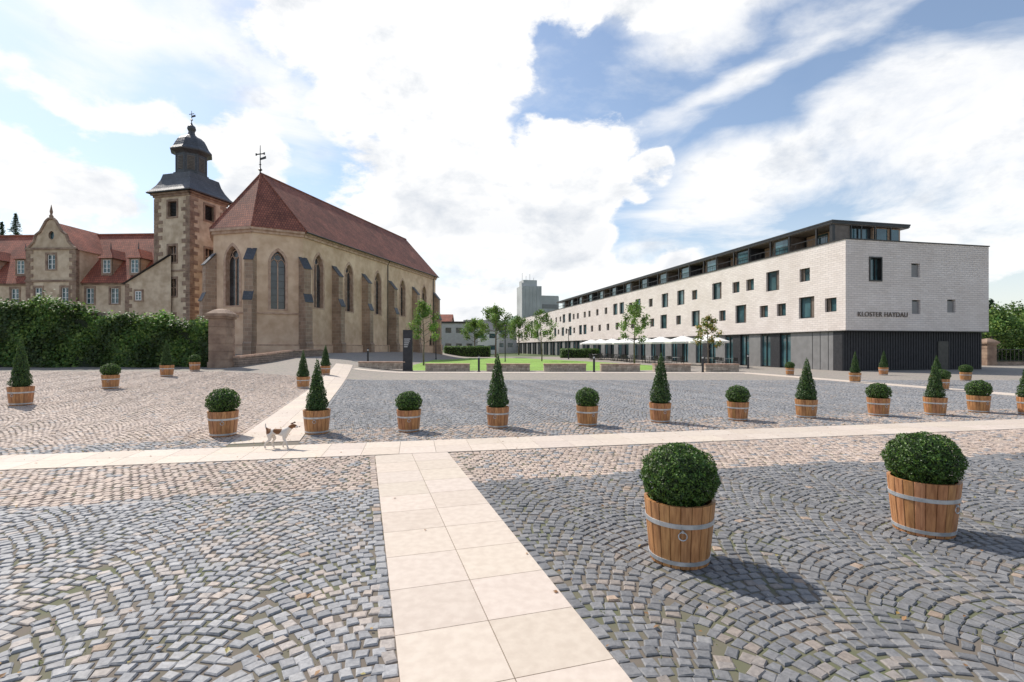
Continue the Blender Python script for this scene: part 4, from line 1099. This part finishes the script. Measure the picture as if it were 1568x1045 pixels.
# ------------------------------------------------------------ sky, sun, camera
SUN=Vector((-.51,.43,.745)).normalized()
elv=math.asin(SUN.z); az=math.atan2(SUN.x,SUN.y)
w=bpy.data.worlds.new('World'); sc.world=w; w.use_nodes=True; nt=w.node_tree
try: w.cycles.sampling_method='NONE'
except Exception: pass
for n in list(nt.nodes): nt.nodes.remove(n)
out=N(nt,'ShaderNodeOutputWorld')
sky=N(nt,'ShaderNodeTexSky',sky_type='NISHITA'); sky.sun_disc=False; sky.sun_elevation=elv; sky.sun_rotation=az%(2*math.pi)
sky.altitude=200; sky.air_density=1.15; sky.dust_density=.9; sky.ozone_density=1.5
tc=N(nt,'ShaderNodeTexCoord'); D=tc.outputs['Generated']
def link(a,b): nt.links.new(a,b)
def mth(op,a,b=None,c=None,clamp=False):
    n=N(nt,'ShaderNodeMath',operation=op); n.use_clamp=clamp
    for i,v in enumerate((a,b,c)):
        if v is None: continue
        if hasattr(v,'is_output'): link(v,n.inputs[i])
        else: n.inputs[i].default_value=v
    return n.outputs[0]
sp=N(nt,'ShaderNodeSeparateXYZ'); link(D,sp.inputs[0]); dx,dy,dz=sp.outputs
azd=mth('MULTIPLY',mth('ARCTAN2',dx,dy),57.2958); eld=mth('MULTIPLY',mth('ARCSINE',dz),57.2958)
zz=mth('ADD',mth('MAXIMUM',dz,0.0),.16)
cb=N(nt,'ShaderNodeCombineXYZ'); link(mth('DIVIDE',dx,zz),cb.inputs[0]); link(mth('DIVIDE',dy,zz),cb.inputs[1]); cb.inputs[2].default_value=0.0
def noise(vec,scale,detail=9,rough=.55,dist=0,off=(0,0,0)):
    mp=N(nt,'ShaderNodeMapping'); mp.inputs['Location'].default_value=off; link(vec,mp.inputs[0])
    n=N(nt,'ShaderNodeTexNoise'); n.inputs['Scale'].default_value=scale; n.inputs['Detail'].default_value=detail; n.inputs['Roughness'].default_value=rough; n.inputs['Distortion'].default_value=dist
    link(mp.outputs[0],n.inputs['Vector']); return n
mpd=N(nt,'ShaderNodeMapping'); mpd.inputs['Scale'].default_value=(1,1,1.7); link(D,mpd.inputs[0]); DV=mpd.outputs[0]
nb=noise(DV,6.5,9,.63,.15).outputs['Fac']
nb2=noise(DV,6.5,6,.6,.15,(.03,-.022,-.045)).outputs['Fac']
nw=noise(cb.outputs[0],1.3,7,.62,.6,(3,1,0)).outputs['Fac']
wn=noise(DV,4.0,3,.5,0,(5,2,1))
ws_=N(nt,'ShaderNodeSeparateColor'); link(wn.outputs['Color'],ws_.inputs[0])
azw=mth('ADD',azd,mth('MULTIPLY',mth('SUBTRACT',ws_.outputs[0],.5),18))
elw=mth('ADD',eld,mth('MULTIPLY',mth('SUBTRACT',ws_.outputs[1],.5),11))
ae=N(nt,'ShaderNodeCombineXYZ'); link(azw,ae.inputs[0]); link(elw,ae.inputs[1])
def blobs(lst):
    acc=None
    for a,e,ra,re,wt,tilt in lst:
        mp=N(nt,'ShaderNodeMapping',vector_type='TEXTURE'); mp.inputs['Location'].default_value=(a,e,0); mp.inputs['Rotation'].default_value=(0,0,math.atan(tilt)); mp.inputs['Scale'].default_value=(ra*1.55,re*1.55,1)
        link(ae.outputs[0],mp.inputs[0])
        g=N(nt,'ShaderNodeTexGradient',gradient_type='SPHERICAL'); link(mp.outputs[0],g.inputs[0])
        acc=mth('MULTIPLY_ADD',g.outputs['Fac'],wt*1.4,acc if acc is not None else 0.0)
    return acc
puff=blobs([(-15,31,13,8,1.2,-.3),(-6,28,9,7,1.0,0),(-12,21.5,8,7,1.0,0),(-2,16.5,10,5,1.1,0),(8.5,19,4.5,4.5,1.2,0),(-12,13,9,3.5,.9,0),(6.5,13,6,3,.9,0),
   (-38.7,20.5,7,2.0,.95,-.15),(-42,12,8,3.5,.95,0),(-29.5,17.5,3.5,4.5,1.2,0),(-45,16,5,2.5,.8,0),(6,36,14,4,1.1,0),(22,36,12,3,.7,0),(17,9,13,2.5,.7,0),(14.8,18,1.8,1.2,1.3,0),(0,3.5,75,4,.65,0),(150,32,70,24,.7,0),(-110,30,50,20,.6,0)])
wis=blobs([(24,35,15,4,.9,0),(31.5,18.5,14,4,.95,.28),(43,18,9,10,.8,0),(26,26,12,1.8,.6,.3),(-37,29,9,3,.75,0),(-26,24,6,8,.7,0),(0,7,70,7,.6,0),(30,60,40,14,.4,0),(-42,24,8,4,.5,0),(0,24,18,14,.5,0)])
def sm(v,a,b):
    n=N(nt,'ShaderNodeMapRange',interpolation_type='SMOOTHSTEP'); link(v,n.inputs[0]); n.inputs[1].default_value=a; n.inputs[2].default_value=b; return n.outputs[0]
pc=mth('MINIMUM',puff,1.2)
den=mth('MULTIPLY_ADD',pc,.40,nb)
pm=sm(den,.69,.84)
wm=mth('MULTIPLY',sm(mth('MULTIPLY_ADD',mth('MINIMUM',wis,1.0),.48,nw),.60,1.0),.95)
mask=mth('SUBTRACT',1.0,mth('MULTIPLY',mth('SUBTRACT',1,pm),mth('SUBTRACT',1,wm)))
haze=mth('MULTIPLY_ADD',sm(eld,18,-1),.5,.05)
mask=mth('MAXIMUM',mask,haze)
mask=mth('MULTIPLY',mask,sm(dz,-.02,.0))
shade=mth('ADD',.90,mth('MULTIPLY',mth('SUBTRACT',nb,nb2),2.0),clamp=True)
lowel=sm(eld,27,9)
shade=mth('SUBTRACT',shade,mth('MULTIPLY',mth('MULTIPLY',sm(den,.80,1.08),lowel),.34),clamp=True)
cr=N(nt,'ShaderNodeValToRGB'); e=cr.color_ramp.elements; e[0].position=.12; e[0].color=(.52,.58,.67,1); e[1].position=.84; e[1].color=(1,1,1,1)
link(shade,cr.inputs[0])
bs=N(nt,'ShaderNodeBackground'); link(sky.outputs[0],bs.inputs[0]); bs.inputs[1].default_value=.15
bc=N(nt,'ShaderNodeBackground'); link(cr.outputs[0],bc.inputs[0]); bc.inputs[1].default_value=1.06
ms=N(nt,'ShaderNodeMixShader'); link(mask,ms.inputs[0]); link(bs.outputs[0],ms.inputs[1]); link(bc.outputs[0],ms.inputs[2]); link(ms.outputs[0],out.inputs[0])

sl=bpy.data.lights.new('sun','SUN'); sl.energy=5.0; sl.angle=math.radians(.5); sl.color=(1,.935,.84)
so=bpy.data.objects.new('sun',sl); COL.objects.link(so); so.rotation_euler=(-SUN).to_track_quat('-Z','Y').to_euler(); so.location=(-20,20,40)

cam=bpy.data.cameras.new('camera'); co=bpy.data.objects.new('camera',cam); COL.objects.link(co)
co.location=(0,0,1.75); co.rotation_euler=(math.radians(90),0,0)
cam.sensor_width=36; cam.lens=17.45; cam.shift_y=.006; cam.clip_end=4000; cam.clip_start=.05
sc.camera=co
